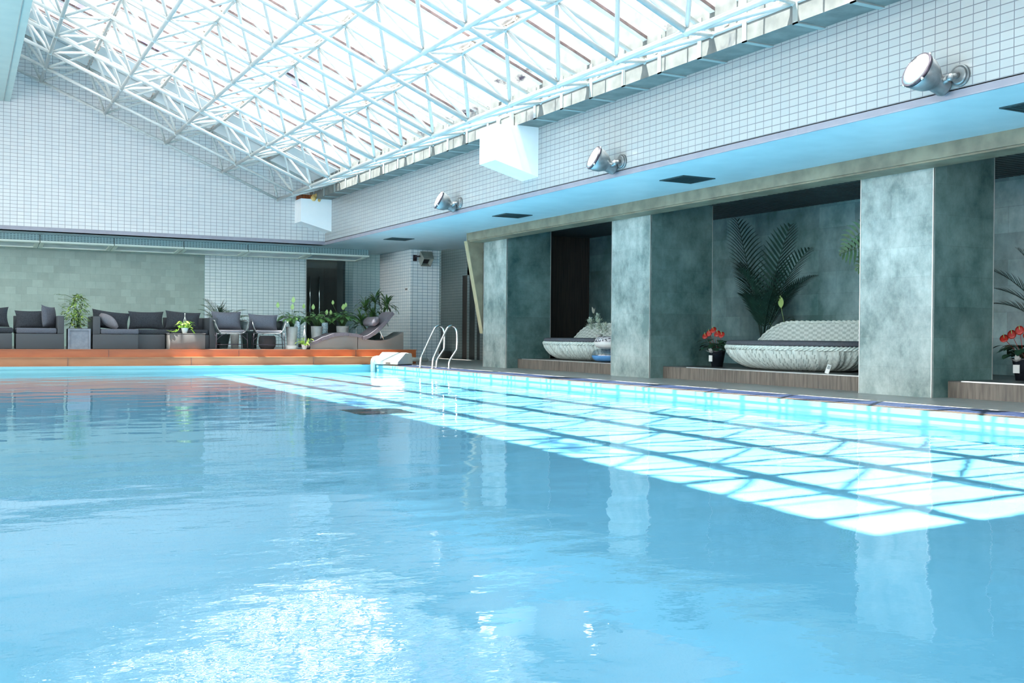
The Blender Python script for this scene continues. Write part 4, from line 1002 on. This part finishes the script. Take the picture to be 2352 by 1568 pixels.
# swim rings
def torus(mb, c, R_, r_, a0=0, a1=2*PI, flat=.9, n=40, m=20):
    rings = []
    for i in range(n):
        A = 2*PI*i/n; rings.append([(c[0]+(R_+r_*math.cos(a0+(a1-a0)*j/(m-1)))*math.cos(A), c[1]+(R_+r_*math.cos(a0+(a1-a0)*j/(m-1)))*math.sin(A), c[2]+r_*flat*math.sin(a0+(a1-a0)*j/(m-1))) for j in range(m)])
    rings.append(rings[0]); return mb.loft(rings, closed=False)
rc = (10.83, 16.52)
t = thing('swim_ring', 'blue swim ring with clear top, lowest of the stack', 'swim ring', (*rc, .2), 'stacked swim rings')
torus(MB(), (*rc, .325), .245, .122, PI, 2*PI).build('ring_bottom', M_blueg, t)
torus(MB(), (*rc, .325), .245, .120, 0, PI, flat=1.0).build('ring_top', M_clear, t)
t = thing('swim_ring', 'white swim ring with dark floral print, on top of the blue one', 'swim ring', (10.8, 16.72, .44), 'stacked swim rings')
torus(MB(), (10.82, 16.46, .570), .225, .122, PI*.98, 2*PI*1.01).build('ring_bottom', M_potw, t)
M_print = noisy('floral_print', (.05, .05, .06), (.62, .60, .62), 22, .3, p=(.44, .50), detail=2)
torus(MB(), (10.82, 16.46, .570), .225, .121, 0.03, PI*.97, flat=.95).build('ring_top', M_print, t)
# dusty miller and lily behind
t = thing('silver_plant', 'silvery white feathery plant standing in front of the far daybed back', 'potted plant', (11.3, 17.9, .62))
MB().lathe([(.05, 0), (.07, .1), (.06, .1)], (11.35, 17.75, .625), 20).build('pot', M_pot, t)
lf_, st_ = MB(), MB()
for (hx, hy, hz, rr, nn_) in ((11.30, 18.02, .92, .11, 190), (11.36, 17.80, .92, .12, 200), (11.32, 17.78, 1.06, .06, 80), (11.34, 17.55, .84, .10, 140)):
    st_.tube([(11.35, 17.75, .70), (hx, hy, hz)], .006, 5)
    for i in range(nn_):
        d = Vector((rv(1), rv(1), rv(1))); d.normalize(); p_ = Vector((hx, hy, hz))+Vector((d.x*rr*.7, d.y*rr, d.z*rr*1.2))*random.random()**.4
        leaf(lf_, p_, (d.x, d.y, .4+abs(d.z)), .045, .022, n=2, curl=-.2)
st_.build('stem', M_lf_silver, t); lf_.build('foliage', M_lf_silver, t)
t = thing('white_lily', 'single white lily bloom on a thin stalk above the far daybed', 'flower', (12.55, 19.6, .2))
MB().lathe([(.09, 0), (.12, .25), (.11, .25)], (12.55, 19.72, .2), 20).build('pot', M_potb, t)
MB().tube(smooth_path([Vector((12.55, 19.72, .4)), Vector((12.5, 19.8, .9)), Vector((12.35, 19.55, 1.18))], 2), .005, 5).build('stem', M_stem, t)
k = MB(); e_ = Vector((12.35, 19.55, 1.18)); leaf(k, e_, (0, .5, .9), .17, .09, up=Vector((-1, 0, 0)), n=6, curl=-.1); leaf(k, e_, (0, -.35, .9), .14, .035, up=Vector((-1, 0, 0)), n=5, curl=0); k.build('petal', M_flw, t)
k = MB()
for i in range(10): blade(k, (12.55, 19.72, .44), rv(PI), random.uniform(.4, 1.2), .35, .03, 1.2)
k.build('foliage', M_lf_dark, t)

# alcove palm
t = thing('palm_tree', 'tall dark feathery palm in the middle alcove beside the daybed', 'palm', (12.3, 14.0, .2))
MB().lathe([(.17, 0), (.24, .38), (.26, .42), (.22, .42)], (12.25, 13.95, .2), 28).build('pot', M_potb, t)
st_, lf_ = MB(), MB(); b0 = Vector((12.2, 13.9, .55))
def fr_to(target, bend, nl=30, ll=.42, **kw):
    tg = Vector(target); v_ = tg-b0; az = math.atan2(v_.y, v_.x); L = v_.length*1.06; el = math.atan2(v_.z, math.hypot(v_.x, v_.y))+bend*.45
    frond(st_, lf_, b0, az, el, L, bend, nl=nl, ll=ll, **kw)
fr_to((12.25, 14.62, 2.62), .10, nl=20, ll=.52, lw=.012, hang=.55, start=.35, vee=.8)
fr_to((11.9, 12.9, 2.35), .45, nl=17, ll=.44, lw=.020, start=.35, hang=.2, vee=1.4)
fr_to((12.0, 12.55, 1.95), .7, nl=18, ll=.38, lw=.016, start=.35, hang=.25, vee=1.2)
fr_to((12.2, 12.6, 1.55), .9, nl=26, ll=.30, lw=.012, start=.4)
fr_to((11.75, 14.1, 1.75), .8, nl=16, ll=.38, lw=.020, start=.4, hang=.4, vee=1.5)
fr_to((12.5, 14.9, 1.9), .6, nl=26, ll=.36, lw=.012, start=.3)
fr_to((11.7, 13.9, 1.35), 1.0, nl=24, ll=.34, lw=.012, start=.35)
fr_to((12.4, 13.2, 1.5), .6, nl=22, ll=.3, lw=.012, start=.3)
fr_to((11.9, 13.3, 1.4), .7, nl=22, ll=.3, lw=.012, start=.3)
fr_to((12.3, 13.6, 1.7), .4, nl=22, ll=.3, lw=.012, start=.3)
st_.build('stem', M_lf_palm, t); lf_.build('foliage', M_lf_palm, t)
t = thing('alcove_peace_lily', 'dark peace lily under the palm with one pale green bloom', 'potted plant', (12.0, 13.2, .2))
MB().lathe([(.12, 0), (.17, .3), (.15, .3)], (12.45, 13.45, .2), 20).build('pot', M_potb, t)
lf_, st_ = MB(), MB()
for i in range(70):
    a = rv(PI); u = random.random(); e_ = Vector((12.45+math.cos(a)*.22*u, 13.4+math.sin(a)*.45*u, .55+.55*(1-u*.5)*random.random())); st_.tube([(12.45, 13.45, .48), e_], .004, 4)
    leaf(lf_, e_, (math.cos(a), math.sin(a), .3-.5*u), .2, .075, curl=.5)
st_.build('stem', M_lf_dark, t); lf_.build('foliage', M_lf_dark, t)
for (y, z, sc) in ((13.33, 1.18, 1.3), (13.85, 1.15, .8)):
    k = MB(); k.tube([(12.4, 13.45, .5), (12.1, y, z)], .004, 4); leaf(k, (12.1, y, z), (0, .1, 1), .17*sc, .10*sc, up=Vector((-1, 0, .1)), n=6, curl=0); k.build('flower', M_spathe, t)
def anthurium(c, label, pm, n=5, bow=True):
    t = thing('anthurium', label, 'potted plant', c, 'red anthuriums in the alcoves')
    x, y, z = c
    MB().lathe([(.001, 0), (.09, 0), (.13, .25), (.14, .27), (.12, .27), (.11, .24), (.001, .24)], (x, y, z), 24).build('pot', pm, t)
    lf_, st_ = MB(), MB()
    for i in range(34):
        a = rv(PI); r_ = .06+.16*random.random(); e_ = Vector((x+math.cos(a)*r_, y+math.sin(a)*r_, z+.30+.16*random.random())); st_.tube([(x, y, z+.24), e_], .003, 4); leaf(lf_, e_, (math.cos(a), math.sin(a), .1), .17, .11, curl=.7)
    st_.build('stem', M_lf_dark, t); lf_.build('foliage', M_lf_dark, t)
    for i in range(n):
        dy = .21-.42*i/(n-1); h_ = (.50, .55, .60, .54, .52)[i % 5]; e_ = Vector((x-.08, y+dy, z+h_))
        k = MB(); k.tube([(x, y, z+.25), e_], .0035, 4)
        k.lathe([(.001, .004), (.035, .0), (.05, .006), (.052, .01), (.03, .014), (.001, .012)], (0, 0, 0), 14, sy=1.15); Rq = Vector((-.75, -.35, .45+rv(.2))).to_track_quat('Z', 'Y'); k.v[-14*6:] = [tuple(Rq @ Vector(q_)+e_) for q_ in k.v[-14*6:]]
        so_ = k.build('spathe', M_red, t)
        MB().tube([e_, e_+Vector((-.02, 0, .07))], [.006, .003], 6).build('spadix', M_spathe, so_)
    if bow:
        k = MB()
        for a in range(14): leaf(k, (x-.13, y, z+.225), (-.3, rv(1), random.uniform(.1, .7)), .11, .045, n=3)
        k.box(x-.142, x-.128, y-.04, y+.04, z+.09, z+.19)
        k.build('ribbon_bow', M_potw, t)
anthurium((11.0, 13.62, .2), 'red anthurium in a black pot with white ribbon, left of the middle daybed', M_potb)
# remote
t = thing('handset', 'small white handset leaning at the edge of the middle alcove step', 'remote control', (10.5, 10.68, .2))
k = MB().box(-.03, .03, -.009, .009, 0, .13, b=.007); k.build('body', M_potw, t)
MB().box(-.019, .019, -.0115, -.009, .065, .112).build('screen', M_frame, t)
for ch in t.children: ch.matrix_parent_inverse = Matrix()
t.matrix_world = Matrix.Translation((10.50, 10.66, .204)) @ Matrix.Rotation(-1.0, 4, 'Z') @ Matrix.Rotation(.28, 4, 'Y') @ Matrix.Rotation(-.25, 4, 'X')
# philodendron hanging in from behind the near pillar
t = thing('philodendron', 'large cut leaf philodendron reaching in from behind the near pillar', 'potted plant', (11.7, 10.2, .2))
MB().lathe([(.15, 0), (.21, .36), (.22, .38), (.19, .38)], (11.75, 10.15, .2), 24).build('pot', M_potb, t)
st_, lf_ = MB(), MB()
for (ty, tz, tx) in ((11.05, 2.25, 11.35), (10.95, 2.02, 11.3), (10.75, 1.88, 11.35), (10.55, 2.2, 11.5), (10.6, 1.7, 11.45), (10.2, 2.3, 11.9)):
    e_ = Vector((tx, ty-.25, tz)); st_.tube(smooth_path([Vector((11.75, 10.15, .5)), Vector((11.72, 10.2, 1.4)), e_], 2), .010, 6)
    d = Vector((rv(.1), 1, -.35+rv(.2))).normalized(); s = Vector((0, .35, 1)).normalized()
    st_.tube([e_, e_+d*.52], .005, 5)
    for i in range(8):
        u = i/7; q = e_+d*.52*u; L_ = .24*math.sin(PI*(.25+.7*u))
        for sg in (-1, 1):
            dd = (s*sg+d*.8*(u)+Vector((-.5, 0, 0))*.4).normalized(); leaf(lf_, q, dd, L_*1.05, .050, up=Vector((-1, 0, 0)), n=5, curl=.6)
st_.build('stem', M_stem, t); lf_.build('foliage', M_lf_phil, t)
# nearest alcove plants
t = thing('fan_palm', 'dark arching palm in the nearest alcove at the right edge', 'palm', (12.2, 8.3, .2))
MB().lathe([(.17, 0), (.24, .38), (.26, .42), (.22, .42)], (12.2, 8.35, .2), 28).build('pot', M_potb, t)
st_, lf_ = MB(), MB(); b0 = Vector((12.2, 8.35, .55))
for tg, bd in (((11.9, 9.25, 1.5), .8), ((11.8, 9.1, 1.25), 1.0), ((12.0, 8.9, 1.75), .6), ((12.1, 8.1, 1.7), .6), ((11.9, 7.9, 1.5), .8), ((12.3, 8.6, 1.6), .5), ((12.0, 9.3, 1.05), 1.1), ((11.8, 8.5, 1.3), .9)):
    fr_to(tg, bd, nl=22, ll=.40, lw=.009, start=.3, hang=.3)
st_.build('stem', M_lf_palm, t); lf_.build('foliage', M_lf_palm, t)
anthurium((11.35, 8.28, .2), 'red anthurium with a white fan bow in the nearest alcove', M_potb)
